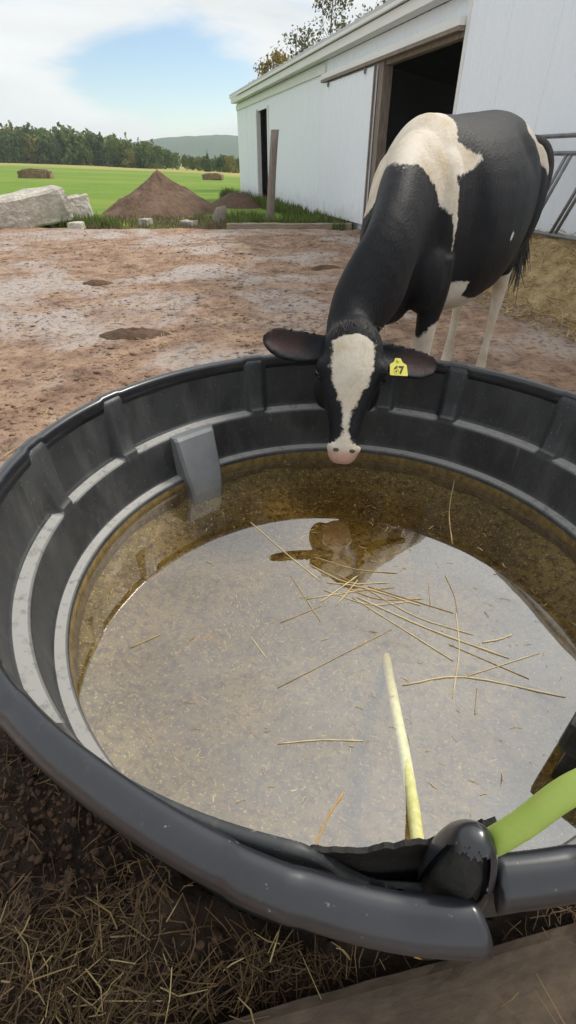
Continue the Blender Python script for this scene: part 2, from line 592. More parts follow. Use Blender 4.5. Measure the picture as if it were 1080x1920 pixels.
    black = k.mix(k.mr(fur, 0.45, 0.75, 0, 0.55), black, (0.017, 0.0172, 0.02))
    white = k.ramp(k.noise(10, 5, 0.6), [(0.3, (0.47, 0.38, 0.26)), (0.6, (0.62, 0.56, 0.47))])
    white = k.mix(k.mr(fur, 0.4, 0.7, 0, 0.4), white, (0.68, 0.63, 0.55))
    c = k.mix(fw, black, white)
    c = k.mix(k.attr('pink'), c, (0.62, 0.36, 0.29))
    c = k.mix(k.attr('earin'), c, (0.028, 0.012, 0.012))
    q = k.bsdf(c, k.mr(fw, 0, 1, 0.58, 0.75), k.bump(fur, 0.4, 0.006, k.bump(n1, 0.25, 0.012)), 0.26, sheen=0.0)
    q.inputs['Sheen Roughness'].default_value = 0.4
    M['cow_coat'] = k.m
    simple('hoof', (0.03, 0.025, 0.02), (0.09, 0.075, 0.06), 20, 0.7)
    k = NT('eye')
    k.bsdf((0.006, 0.004, 0.003), 0.08, None, 0.6)
    M['eye'] = k.m
    simple('tag_yellow', (0.6, 0.55, 0.06), (0.72, 0.66, 0.12), 60, 0.45, 0.1, 0.001)
    simple('tag_ink', (0.02, 0.02, 0.015), (0.06, 0.055, 0.03), 60, 0.6, 0.1, 0.001)
    simple('tail_hair', (0.025, 0.022, 0.022), (0.09, 0.08, 0.075), 60, 0.7, 0.4, 0.004, stretch=(1, 1, 0.2))


make_materials()

# ------------------------------------------------------------------ terrain
def field_z(x, y):
    x = np.asarray(x, float)
    y = np.asarray(y, float)
    az = np.degrees(np.arctan2(x, np.maximum(y, 0.1)))
    r = np.hypot(x, y)
    z = np.interp(az, [-60, -25, -14, -5, 30], [0.9, 0.5, -0.6, -1.1, -1.1])
    D = np.interp(az, [-60, -25, -14, -5, 30], [230, 220, 170, 130, 130])
    t = np.clip((r - 18) / (D - 18), 0, 1.6)
    return -0.06 + z * t + 0.04 * fbm(x * 0.2, y * 0.2, oct=3, seed=5)


def make_field():
    rr = np.concatenate([np.linspace(9.0, 40, 60), np.geomspace(42, 2600, 60)])
    aa = np.radians(np.linspace(-75, 75, 181))
    Rr, A = np.meshgrid(rr, aa, indexing='ij')
    X, Y = Rr * np.sin(A), Rr * np.cos(A)
    Z = field_z(X, Y)
    n, m = X.shape
    v = np.stack([X, Y, Z], -1).reshape(-1, 3)
    f = [(i * m + j, i * m + j + 1, (i + 1) * m + j + 1, (i + 1) * m + j) for i in range(n - 1) for j in range(m - 1)]
    f = [q[::-1] for q in f]
    o = obj('field', v, f, M['grass_field'], smooth=True)
    az = np.degrees(A)
    D = np.interp(az, [-60, -25, -14, -5, 30], [230, 220, 170, 130, 130])
    nz = fbm(X * 0.05, Y * 0.05, oct=4, seed=3)
    dry = sstep(0.55, 0.85, Rr / D + 0.12 * nz) * 0.75
    at = o.data.attributes.new('dry', 'FLOAT', 'POINT')
    at.data.foreach_set('value', dry.ravel())
    tag(o, kind='structure')


def make_hill():
    # wooded ridge about a kilometre and a half away
    az = np.radians(np.linspace(-60, 50, 240))
    rows = []
    for k, t in enumerate(np.linspace(0, 1, 14)):
        r = 900 + 700 * t
        h = np.interp(np.degrees(az), [-60, -22, -16, -11, -7, -3, 10, 50], [30, 24, 30, 46, 52, 50, 40, 30])
        z = -8 + (h + 9) * sstep(0, 1, t) + 2.2 * t * fbm(np.degrees(az) * 1.4, np.full_like(az, k * 0.5), oct=4, seed=8)
        rows.append(np.stack([r * np.sin(az), r * np.cos(az), z], -1))
    n, m = len(rows), len(az)
    v = np.concatenate(rows)
    f = [(i * m + j, (i + 1) * m + j, (i + 1) * m + j + 1, i * m + j + 1) for i in range(n - 1) for j in range(m - 1)]
    f = [q[::-1] for q in f]
    tag(obj('far_hill', v, f, M['far_hill'], smooth=True), kind='structure')


TC = np.array([0.167, 1.03])      # tank centre
TR = 0.846                        # radius of the rim's centre line


def yard_z(x, y):
    x = np.asarray(x, float)
    y = np.asarray(y, float)
    z = 0.035 * fbm(x * 0.7, y * 0.7, oct=3, seed=21)
    tr = fbm(x * 3.1, y * 3.1, oct=4, seed=31)
    z = z + 0.022 * tr - 0.02 * np.clip(vnoise(x * 5.5, y * 5.5, seed=61) - 0.35, 0, 1)
    near = sstep(1.9, 0.9, np.hypot(x - TC[0], y - TC[1]))
    clod = fbm(x * 9, y * 9, oct=5, seed=41, gain=0.62)
    z = z + near * 0.085 * clod + 0.006 * fbm(x * 22, y * 22, oct=3, seed=51)
    z = z - 0.03 * near * 0.3
    # flatten under the planks at the camera's feet and under the tank
    d = np.hypot(x - TC[0], y - TC[1])
    z = np.where(d < 0.74, np.minimum(z, -0.01), z)
    edge = (y - 0.198 * (x + 0.1) - 0.179)
    pl = sstep(0.06, -0.02, edge) * sstep(-0.35, 0.05, x)
    z = z * (1 - pl) + (-0.05) * pl
    return z


def make_yard():
    xs = np.unique(np.concatenate([np.arange(-15, -3, 0.1), np.arange(-3, -1.2, 0.035), np.arange(-1.2, 1.0, 0.011), np.arange(1.0, 4.0, 0.03), np.arange(4.0, 9.01, 0.1)]).round(4))
    ys = np.unique(np.concatenate([np.arange(-1.4, -0.2, 0.05), np.arange(-0.2, 1.0, 0.011), np.arange(1.0, 2.4, 0.022), np.arange(2.4, 5.5, 0.032), np.arange(5.5, 13.6, 0.07)]).round(4))
    X, Y = np.meshgrid(xs, ys, indexing='ij')
    Z = yard_z(X, Y)
    brink = 12.35 + 0.25 * fbm(X * 0.9, Y * 0.2, oct=3, seed=77)
    Z = Z - sstep(0, 0.9, Y - brink) * 0.16
    n, m = X.shape
    v = np.stack([X, Y, Z], -1).reshape(-1, 3)
    idx = np.arange(n * m).reshape(n, m)
    f = np.stack([idx[:-1, :-1], idx[1:, :-1], idx[1:, 1:], idx[:-1, 1:]], -1).reshape(-1, 4)
    me = bpy.data.meshes.new('yard')
    me.vertices.add(len(v))
    me.vertices.foreach_set('co', v.ravel())
    me.loops.add(f.size)
    me.loops.foreach_set('vertex_index', f.ravel())
    me.polygons.add(len(f))
    me.polygons.foreach_set('loop_start', np.arange(0, f.size, 4))
    me.polygons.foreach_set('use_smooth', np.ones(len(f), bool))
    me.update(calc_edges=True)
    me.materials.append(M['mud'])
    # damp, dark dung heaped round the near side of the tank
    d = np.hypot(X - TC[0], Y - TC[1])
    wet = sstep(1.62, 1.05, d + 0.15 * fbm(X * 2, Y * 2, oct=3, seed=14)) * sstep(1.75, 0.9, Y)
    at = me.attributes.new('wet', 'FLOAT', 'POINT')
    at.data.foreach_set('value', wet.ravel().astype(np.float32))
    tag(link('yard', me), kind='structure')


make_field()
make_hill()
make_yard()

# ------------------------------------------------------------------ barn
BARN_O = np.array([-2.049, 25.487])
BD = np.array([0.26665, -0.96379])
BN = np.array([0.96379, 0.26665])


def barn_pt(s, off, z=0.0):
    p = BARN_O + BD * s + BN * off
    return (float(p[0]), float(p[1]), z)


def ribbed_panel(x0, x1, z0, z1, y0, pitch=0.229, depth=0.013, thick=0.03):
    """steel siding with trapezoid ribs; front towards -y"""
    xs, ys = [], []
    x = x0
    k = math.floor(x0 / pitch)
    pts = [(x0, 0.0)]
    while True:
        rx = k * pitch
        if rx > x1: break
        for dx, dd in ((-0.032, 0), (-0.014, 1), (0.014, 1), (0.032, 0)):
            if x0 + 1e-4 < rx + dx < x1 - 1e-4:
                pts.append((rx + dx, dd * depth))
        for dx in (0.075, 0.15):
            for e, dd in ((-0.008, 0), (0, 0.3), (0.008, 0)):
                if x0 + 1e-4 < rx + dx + e < x1 - 1e-4:
                    pts.append((rx + dx + e, dd * depth))
        k += 1
    pts.append((x1, 0.0))
    pts.sort()
    n = len(pts)
    v = [(px, y0 - d, z0) for px, d in pts] + [(px, y0 - d, z1) for px, d in pts]
    v += [(px, y0 + thick, z0) for px, d in pts] + [(px, y0 + thick, z1) for px, d in pts]
    f = []
    for i in range(n - 1):
        f.append((i, i + 1, n + i + 1, n + i))
        f.append((2 * n + i + 1, 2 * n + i, 3 * n + i, 3 * n + i + 1))
        f.append((n + i, n + i + 1, 3 * n + i + 1, 3 * n + i))
        f.append((i + 1, i, 2 * n + i, 2 * n + i + 1))
    f.append((0, n, 3 * n, 2 * n))
    f.append((n - 1, 2 * n + n - 1, 3 * n + n - 1, 2 * n - 1))
    return v, f


def make_barn():
    b = empty('barn', (BARN_O[0], BARN_O[1], 0), math.atan2(BD[1], BD[0]))
    tag(b, 'long low white steel sided barn with dark open doorways along the yard', 'barn')
    WH = 2.95

    def panel(x0, x1, z0, z1, y=0.0):
        v, f = ribbed_panel(x0 + 0.002, x1 - 0.002, z0, z1, y)
        obj('siding_panel', v, f, M['white_siding'], b)

    def run(x0, x1, z0, z1, y=0.0, w=0.916):
        n = max(1, round((x1 - x0) / w))
        for i in range(n):
            panel(x0 + (x1 - x0) * i / n, x0 + (x1 - x0) * (i + 1) / n, z0, z1, y)

    WH = 3.05
    run(0.0, 3.70, -0.15, WH)
    run(3.70, 5.30, 2.60, WH)
    run(5.30, 14.12, -0.15, WH)
    run(14.12, 16.98, 2.72, WH)
    # taller part of the barn to the right of the doorway
    run(16.98, 28.0, -0.15, 4.54, -0.06)
    MB().box((16.90, -0.065, -0.1), (16.978, 0.1, 4.5)).build('corner_trim', M['white_trim'], b)
    # frame of the big doorway
    MB().box((14.10, -0.07, -0.1), (14.30, 0.12, 2.66), bev=0.008).build('door_post', M['weathered_wood'], b)
    MB().box((14.305, -0.03, 2.60), (16.89, 0.1, 2.715)).build('door_header', M['weathered_wood'], b)
    MB().box((3.60, -0.05, -0.1), (3.715, 0.1, 2.66)).build('door_post', M['white_trim'], b)
    MB().box((5.285, -0.05, -0.1), (5.40, 0.1, 2.66)).build('door_post', M['white_trim'], b)
    # sliding door run back to the left on its track
    dm = MB()
    v, f = ribbed_panel(11.1, 14.09, 0.12, 2.62, -0.11)
    door = obj('sliding_door', v, f, M['white_siding'], b)
    MB().box((11.05, -0.16, 2.655), (16.88, -0.06, 2.70)).build('door_track', M['weathered_wood'], b)
    MB().box((11.05, -0.155, 2.705), (16.88, -0.05, 2.80), bev=0.006).build('track_cover', M['white_trim'], b)
    for x in (11.5, 13.6):
        MB().box((x - 0.03, -0.145, 2.55), (x + 0.03, -0.135, 2.652)).build('hanger', M['dark_steel'], door)
    MB().box((14.06, -0.15, 0.12), (14.095, -0.112, 2.62)).build('edge_board', M['weathered_wood'], door)
    # eave, fascia and soffit
    e = -0.24
    MB().box((0.02, e, 3.05), (16.89, e + 0.03, 3.19), bev=0.004).build('fascia', M['white_trim'], b)
    MB().box((0.02, e + 0.032, 3.055), (16.89, -0.022, 3.07)).build('soffit', M['white_trim'], b)
    MB().box((0, -0.045, 2.84), (11.0, -0.022, 2.995)).build('frieze_board', M['white_trim'], b)
    MB().box((0.0, e - 0.06, 3.20), (16.88, e - 0.002, 3.255), bev=0.01).build('gutter', M['white_trim'], b)
    # roof: two slopes with ridge
    rt = MB()
    y0, z0, y1, z1, y2 = e - 0.04, 3.26, 6.2, 4.4, 12.8
    for (ya, za, yb, zb) in ((y0, z0, y1, z1), (y1, z1, y2, z0)):
        v = [(-0.02, ya, za), (16.93, ya, za), (16.93, yb, zb), (-0.02, yb, zb), (-0.02, ya, za + 0.05), (16.93, ya, za + 0.05), (16.93, yb, zb + 0.05), (-0.02, yb, zb + 0.05)]
        rt.add(v, [(3, 2, 1, 0), (4, 5, 6, 7), (0, 1, 5, 4), (1, 2, 6, 5), (2, 3, 7, 6), (3, 0, 4, 7)])
    roof = rt.build('roof', M['roof_metal'], b)
    x = -0.05
    rb = MB()
    while x < 16.8:
        rb.box((x, y0, 0), (x + 0.03, y0, 0)) if False else None
        v = [(x, y0 - 0.003, z0 + 0.049), (x + 0.03, y0 - 0.003, z0 + 0.049), (x + 0.03, y1, z1 + 0.049), (x, y1, z1 + 0.049),
             (x, y0 - 0.003, z0 + 0.075), (x + 0.03, y0 - 0.003, z0 + 0.075), (x + 0.03, y1, z1 + 0.075), (x, y1, z1 + 0.075)]
        rb.add(v, [(3, 2, 1, 0), (4, 5, 6, 7), (0, 1, 5, 4), (1, 2, 6, 5), (2, 3, 7, 6), (3, 0, 4, 7)])
        x += 0.46
    tag(rb.build('roof_seams', M['roof_metal'], roof), kind='stuff')
    # gable end, back wall and taller part's roof close the building
    MB().add([(0.01, 0.032, -0.1), (0.01, 12.4, -0.1), (0.01, 12.4, 3.345), (0.01, 6.2, 4.42), (0.01, 0.032, 3.345)], [(0, 4, 3, 2, 1)]).add(
        [(0.06, 0.032, -0.1), (0.06, 12.4, -0.1), (0.06, 12.4, 3.345), (0.06, 6.2, 4.42), (0.06, 0.032, 3.345)], [(0, 1, 2, 3, 4)]).build('gable_wall', M['white_siding'], b)
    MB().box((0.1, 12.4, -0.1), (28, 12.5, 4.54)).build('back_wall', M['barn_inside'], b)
    MB().box((28.0, -0.06, -0.1), (28.1, 12.5, 4.54)).build('end_wall', M['white_siding'], b)
    MB().box((16.9, 0.1, 3.3), (16.97, 12.39, 4.54)).build('step_wall', M['white_siding'], b)
    MB().box((16.85, -0.12, 4.505), (28.2, 12.6, 4.58)).build('upper_roof', M['roof_metal'], b)
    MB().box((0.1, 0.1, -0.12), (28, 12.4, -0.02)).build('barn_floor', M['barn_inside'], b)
    # what can be made out inside: posts, brace, boards of a pen
    for x, y in ((14.6, 2.4), (17.3, 2.4), (14.6, 5.5), (17.4, 5.5)):
        MB().box((x, y, -0.02), (x + 0.16, y + 0.16, 3.4)).build('inner_post', M['weathered_wood'], b)
    MB().tube([(14.68, 2.35, 1.5), (15.9, 2.35, 2.75)], 0.05, 6).build('brace', M['weathered_wood'], b)
    for z in (0.5, 0.85, 1.2):
        MB().box((14.2, 2.2, z), (18.5, 2.24, z + 0.16)).build('pen_board', M['weathered_wood'], b)
    for z in (0.3, 0.62, 0.95):
        MB().box((3.4, 1.2, z), (6.0, 1.24, z + 0.12)).build('pen_board', M['weathered_wood'], b)
    return b


make_barn()


# ------------------------------------------------------------------ things along the far edge of the yard
def rough_block(name, size, loc, rot, m, seed, amp=0.04, sub=9, taper=0.0):
    """an irregular broken block"""
    import bmesh
    bm = bmesh.new()
    bmesh.ops.create_cube(bm, size=1)
    bmesh.ops.bevel(bm, geom=bm.edges[:], offset=0.06, segments=1, affect='EDGES')
    bmesh.ops.subdivide_edges(bm, edges=bm.edges[:], cuts=sub // 2, use_grid_fill=True)
    P = np.array([q.co[:] for q in bm.verts])
    S = np.array(size)
    P[:, 1] *= 1 - taper * (P[:, 2] + 0.5)
    P = P * S
    nz = np.stack([fbm(P[:, 0] * 2.3 + 5 * i, P[:, 1] * 2.3, P[:, 2] * 2.3, oct=4, seed=seed + i) for i in range(3)], -1)
    P = P + nz * amp
    for q, p in zip(bm.verts, P):
        q.co = p
    me = bpy.data.meshes.new(name)
    bm.to_mesh(me)
    bm.free()
    me.materials.append(m)
    o = link(name, me)
    o.location = loc
    o.rotation_euler = rot
    return o


tag(rough_block('concrete_block', (2.2, 0.75, 0.66), (-6.15, 12.95, 0.27), (R(4), R(-8), R(34)), M['concrete'], 3, 0.07, 12), 'long pale broken concrete block, left end tipped into the mud', 'concrete block')
tag(rough_block('concrete_block', (1.1, 0.6, 0.6), (-5.32, 13.75, 0.2), (R(-6), R(-8), R(40)), M['concrete'], 9, 0.06, 12), 'smaller pale concrete block leaning just right of the long one', 'concrete block')


def make_dirt_pile():
    n, m = 46, 110
    v = []
    for i in range(n):
        t = i / (n - 1)
        for j in range(m):
            a = 2 * math.pi * j / m
            rad = 1.75 * t * (1 + 0.1 * math.sin(a * 2 + 0.7) + 0.06 * math.sin(a * 3))
            x, y = rad * math.cos(a), rad * math.sin(a) * 1.1
            h = 1.12 * max(0.0, (1 - t) ** 1.02)
            h = 1.12 * (math.sqrt((1 - t) ** 2 + 0.004) - 0.03) if t < 0.98 else 0.0
            v.append((x, y, h - 0.1))
    v = np.array(v)
    v[:, 2] += 0.17 * fbm(v[:, 0] * 1.7, v[:, 1] * 1.7, oct=5, seed=66, gain=0.6) * sstep(1.9, 0.9, np.hypot(v[:, 0], v[:, 1])) + 0.02 * fbm(v[:, 0] * 10, v[:, 1] * 10, oct=3, seed=67)
    f = [(i * m + j, (i + 1) * m + j, (i + 1) * m + (j + 1) % m, i * m + (j + 1) % m) for i in range(n - 1) for j in range(m)]
    o = obj('dirt_pile', v, f, M['dirt'], smooth=True)
    o.location = (-3.78, 17.3, 0.0)
    tag(o, 'cone shaped heap of brown dirt at the edge of the green field', 'dirt pile')


make_dirt_pile()


def make_post():
    rings = []
    for t in np.linspace(0, 1, 9):
        z = -0.2 + t * 1.97
        c = Vector((-0.46 + 0.17 * t, 13.62, z))
        s = 0.085 - 0.008 * t
        rings.append([c + Vector((s * 1.1 * math.cos(a), s * math.sin(a), 0)) * (1 + 0.12 * float(vnoise(a * 2 + 7, t * 6))) for a in np.linspace(0, 2 * math.pi, 11)[:-1]])
    MB().loft(rings).build('fence_post', M['weathered_wood'], None, True)
    tag(bpy.data.objects['fence_post'], 'weathered grey wooden post standing in front of the barn wall', 'post')


make_post()
tb = MB()
rg = []
for t in np.linspace(0, 1, 24):
    x = -1.35 + 2.75 * t
    w = 0.02 * math.sin(t * 9)
    rg.append([(x, 12.5 + w + a, 0.0 + b + 0.01 * float(vnoise(t * 20, a * 30 + b * 50))) for a, b in ((-0.09, -0.06), (-0.085, 0.085), (-0.06, 0.1), (0.06, 0.1), (0.09, 0.08), (0.09, -0.06))])
tb.loft(rg)
tag(tb.build('timber', M['weathered_plank']), 'long pale timber lying on the ground at the yard edge', 'timber')
# broken stump end
st = MB()
st.loft([[(-1.65 + 0.17 * math.cos(a) * s + lean, 13.7 + 0.15 * math.sin(a) * s, z + 0.05 * float(vnoise(a * 1.7, z * 9))) for a in np.linspace(0, 2 * math.pi, 12)[:-1]] for z, s, lean in ((-0.1, 1.2, 0), (0.08, 1.0, 0.01), (0.22, 0.85, 0.03), (0.32, 0.72, 0.06))])
tag(st.build('stump', M['weathered_wood'], None, True), 'short dark stump beside the left end of the pale timber', 'stump')

STONES = [(-4.7, 12.55, 0.16, 'flat pale stone right of the concrete blocks on the mud edge'), (-3.35, 13.4, 0.15, 'grey stone in the rough grass below the dirt pile'),
          (-2.3, 13.2, 0.17, 'grey stone between the dirt pile and the stump')]
for i, (x, y, s, lab) in enumerate(STONES):
    o = rough_block('stone', (s * 2.0, s * 1.5, s * 0.9), (x, y, 0.03), (0, 0, i * 1.3), M['stone' if i > 0 else 'concrete'], 30 + i, 0.05, 5)
    tag(o, lab, 'stone', 'stones along the yard edge')


def blades(centers, heights, n_each, spread, width, m, name, seed, lean=0.5, parent=None):
    """grass and weed blades: thin bent strips"""
    rng = np.random.default_rng(seed)
    V, Fc = [], []
    for (cx, cy, cz), h in zip(centers, heights):
        for _ in range(n_each):
            a = rng.uniform(0, 2 * np.pi)
            r = spread * math.sqrt(rng.uniform())
            bx, by = cx + r * math.cos(a), cy + r * math.sin(a)
            hh = h * rng.uniform(0.5, 1.1)
            d = rng.uniform(0, 2 * np.pi)
            ld = hh * lean * rng.uniform(0.1, 1.0)
            dx, dy = math.cos(d), math.sin(d)
            px, py = -dy * width * 0.5, dx * width * 0.5
            k = len(V)
            V += [(bx - px, by - py, cz - 0.02), (bx + px, by + py, cz - 0.02),
                  (bx + dx * ld * 0.35 - px, by + dy * ld * 0.35 - py, cz + hh * 0.55), (bx + dx * ld * 0.35 + px, by + dy * ld * 0.35 + py, cz + hh * 0.55),
                  (bx + dx * ld, by + dy * ld, cz + hh)]
            Fc += [(k, k + 1, k + 3, k + 2), (k + 2, k + 3, k + 4)]
    return obj(name, V, Fc, m, parent)


def make_edge_growth():
    rng = np.random.default_rng(4)
    c, h = [], []
    for _ in range(520):
        x = rng.uniform(-4.9, -0.9)
        y = rng.uniform(12.5, 15.2)
        c.append((x, y, float(field_z(x, y)) + 0.03))
        h.append(rng.uniform(0.05, 0.15))
    o = blades(c, h, 7, 0.14, 0.014, M['weed_dry'], 'rough_grass', 8, 0.9)
    tag(o, 'dry grey green rough grass in front of the dirt pile', 'grass', kind='stuff')
    c, h = [], []
    for _ in range(260):
        k = rng.integers(0, 5)
        cx, cy, sp = [(-5.0, 13.2, 0.4), (-0.9, 13.0, 0.5), (0.1, 13.1, 0.55), (-4.4, 12.9, 0.3), (-1.2, 14.4, 0.5)][k]
        x, y = cx + rng.normal() * sp, cy + abs(rng.normal()) * sp
        c.append((x, y, float(field_z(x, y)) + 0.03))
        h.append(rng.uniform(0.1, 0.28))
    o = blades(c, h, 12, 0.13, 0.018, M['weed'], 'green_weeds', 9, 0.8)
    tag(o, 'fresh green weeds in tufts round the post and the timber', 'weeds', kind='stuff')
    c, h = [], []
    for _ in range(420):
        s = rng.uniform(0.3, 13.6)
        off = -rng.uniform(0.03, 0.5) - 0.5 * max(0, 1 - s / 7)
        p = barn_pt(s, off)
        c.append((p[0], p[1], float(field_z(p[0], p[1])) + 0.03))
        h.append(rng.uniform(0.15, 0.4) * (1.2 - 0.6 * s / 14))
    o = blades(c, h, 14, 0.16, 0.02, M['leaf_mid'], 'wall_weeds', 10, 0.7)
    tag(o, 'dark green weeds along the foot of the barn wall', 'weeds', kind='stuff')


make_edge_growth()
# brown dung heap by the small doorway
n, m = 14, 40
v = []
for i in range(n):
    t = i / (n - 1)
    for j in range(m):
        a = 2 * math.pi * j / m
        v.append((1.15 * t * math.cos(a) * (1 + 0.15 * math.sin(2 * a)), 2.0 * t * math.sin(a), 0.42 * (1 - t * t) ** 1.3 - 0.08))
v = np.array(v)
v[:, 2] += 0.09 * fbm(v[:, 0] * 3, v[:, 1] * 3, oct=4, seed=90) * sstep(1.3, 0.7, np.abs(v[:, 0]))
f = [(i * m + j, (i + 1) * m + j, (i + 1) * m + (j + 1) % m, i * m + (j + 1) % m) for i in range(n - 1) for j in range(m)]
o = obj('dung_heap', v, f, M['manure'], smooth=True)
o.location = barn_pt(4.6, -1.0, -0.05)
o.rotation_euler = (0, 0, math.atan2(BD[1], BD[0]) + R(90))
tag(o, 'low dark heap of dung outside the small barn doorway', 'dung heap')


# hay bales out on the field
def make_bale(name, loc, L, W, Hh, rz, seed, label):
    import bmesh
    bm = bmesh.new()
    bmesh.ops.create_cube(bm, size=1)
    bmesh.ops.bevel(bm, geom=bm.edges[:], offset=0.12, segments=2, affect='EDGES')
    bmesh.ops.subdivide_edges(bm, edges=bm.edges[:], cuts=4, use_grid_fill=True)
    P = np.array([q.co[:] for q in bm.verts]) * np.array([L, W, Hh])
    P += np.stack([fbm(P[:, 0] * 3 + i * 9, P[:, 1] * 3, P[:, 2] * 3, oct=3, seed=seed + i) for i in range(3)], -1) * 0.1
    P[:, 2] *= 1 - 0.25 * np.abs(P[:, 0]) / (L / 2) * (P[:, 2] > 0)
    for q, p in zip(bm.verts, P):
        q.co = p
    me = bpy.data.meshes.new(name)
    bm.to_mesh(me)
    bm.free()
    me.materials.append(M['bale'])
    o = link(name, me)
    o.location = loc
    o.rotation_euler = (0, 0, rz)
    tag(o, label, 'hay bale', 'bales lying on the field')


bx, by = -21.2, 50.0
make_bale('hay_bale', (bx, by, float(field_z(bx, by)) + 0.3), 2.6, 1.2, 0.75, R(6), 12, 'long brown hay bale on the field, left of the dirt pile')
bx, by = -7.6, 60.0
make_bale('hay_bale', (bx, by, float(field_z(bx, by)) + 0.28), 2.0, 1.2, 0.65, R(-8), 15, 'short brown hay bale on the field between dirt pile and barn')


# ------------------------------------------------------------------ trees
def crown_mesh(name, lobes, n, size, seed, m, hollow=0.35):
    """leaf clumps spread through the lobes' volume, denser to the outside"""
    rng = np.random.default_rng(seed)
    V, Fc = [], []
    wts = np.array([l[3] * l[4] * l[5] for l in lobes]) ** 0.7
    wts = wts / wts.sum()
    ids = rng.choice(len(lobes), n, p=wts)
    for i in ids:
        cx, cy, cz, rx, ry, rz = lobes[i]
        d = rng.normal(size=3)
        d /= np.linalg.norm(d)
        t = (hollow + (1 - hollow) * rng.uniform()) ** 0.6 * rng.uniform(0.85, 1.12)
        p = np.array([cx + d[0] * rx * t, cy + d[1] * ry * t, cz + d[2] * rz * t])
        nrm = d * 0.7 + rng.normal(size=3) * 0.6 + np.array([0, 0, 0.35])
        nrm /= np.linalg.norm(nrm)
        u = np.cross(nrm, rng.normal(size=3))
        u /= np.linalg.norm(u)
        w = np.cross(nrm, u)
        s = size * rng.uniform(0.55, 1.3)
        k = len(V)
        V += [tuple(p - u * s), tuple(p + w * s * 0.6 + nrm * s * 0.2), tuple(p + u * s), tuple(p - w * s * 0.6 + nrm * s * 0.15)]
        Fc += [(k, k + 1, k + 2, k + 3)]
    return mesh(name, V, Fc, m)


def lobes_for(h, w, seed, conifer=False, base=0.25):
    rng = np.random.default_rng(seed)
    L = []
    if conifer:
        for t in np.linspace(0.12, 0.97, 9):
            r = w * (1.02 - t) * rng.uniform(0.85, 1.1)
            L.append((0, 0, h * t, r, r, h * 0.07))
    else:
        L.append((0, 0, h * 0.6, w * 0.7, w * 0.7, h * 0.34))
        for _ in range(8):
            a = rng.uniform(0, 6.28)
            r = w * rng.uniform(0.35, 0.75)
            z = h * rng.uniform(base + 0.12, 0.9)
            s = w * rng.uniform(0.3, 0.55)
            L.append((r * math.cos(a), r * math.sin(a), z, s, s, s * 0.9))
    return L


def trunk_mb(h, r, seed, branches=0, reach=1.0, br_lo=0.35):
    rng = np.random.default_rng(seed)
    mb = MB()
    pts = [(0, 0, -0.3)]
    x = y = 0
    for t in np.linspace(0.15, 1, 7):
        x += rng.normal() * 0.03 * h * 0.3
        y += rng.normal() * 0.03 * h * 0.3
        pts.append((x, y, h * t))
    mb.tube(pts, [r * (1.15 - 1.0 * i / 7.2) for i in range(8)], 7)
    ends = []
    for _ in range(branches):
        t = rng.uniform(br_lo, 0.95)
        i = min(int(t * 7), 6)
        p = np.array(pts[i]) + (np.array(pts[i + 1]) - np.array(pts[i])) * (t * 7 - i)
        a = rng.uniform(0, 6.28)
        L = reach * (1.15 - t) * rng.uniform(0.6, 1.1)
        q = p + np.array([math.cos(a) * L, math.sin(a) * L, L * rng.uniform(0.5, 1.1)])
        mid = (p + q) / 2 + np.array([0, 0, -0.05 * L])
        mb.tube([p, mid, q], [r * 0.35 * (1.1 - t), r * 0.22 * (1.1 - t) + 0.008, 0.008], 5)
        ends.append(q)
        for _ in range(3):
            a2 = rng.uniform(0, 6.28)
            q2 = q + np.array([math.cos(a2), math.sin(a2), rng.uniform(0.1, 1.1)]) * L * 0.4
            mb.tube([mid * 0.4 + q * 0.6, q2], [0.012, 0.005], 4)
            ends.append(q2)
    return mb, ends


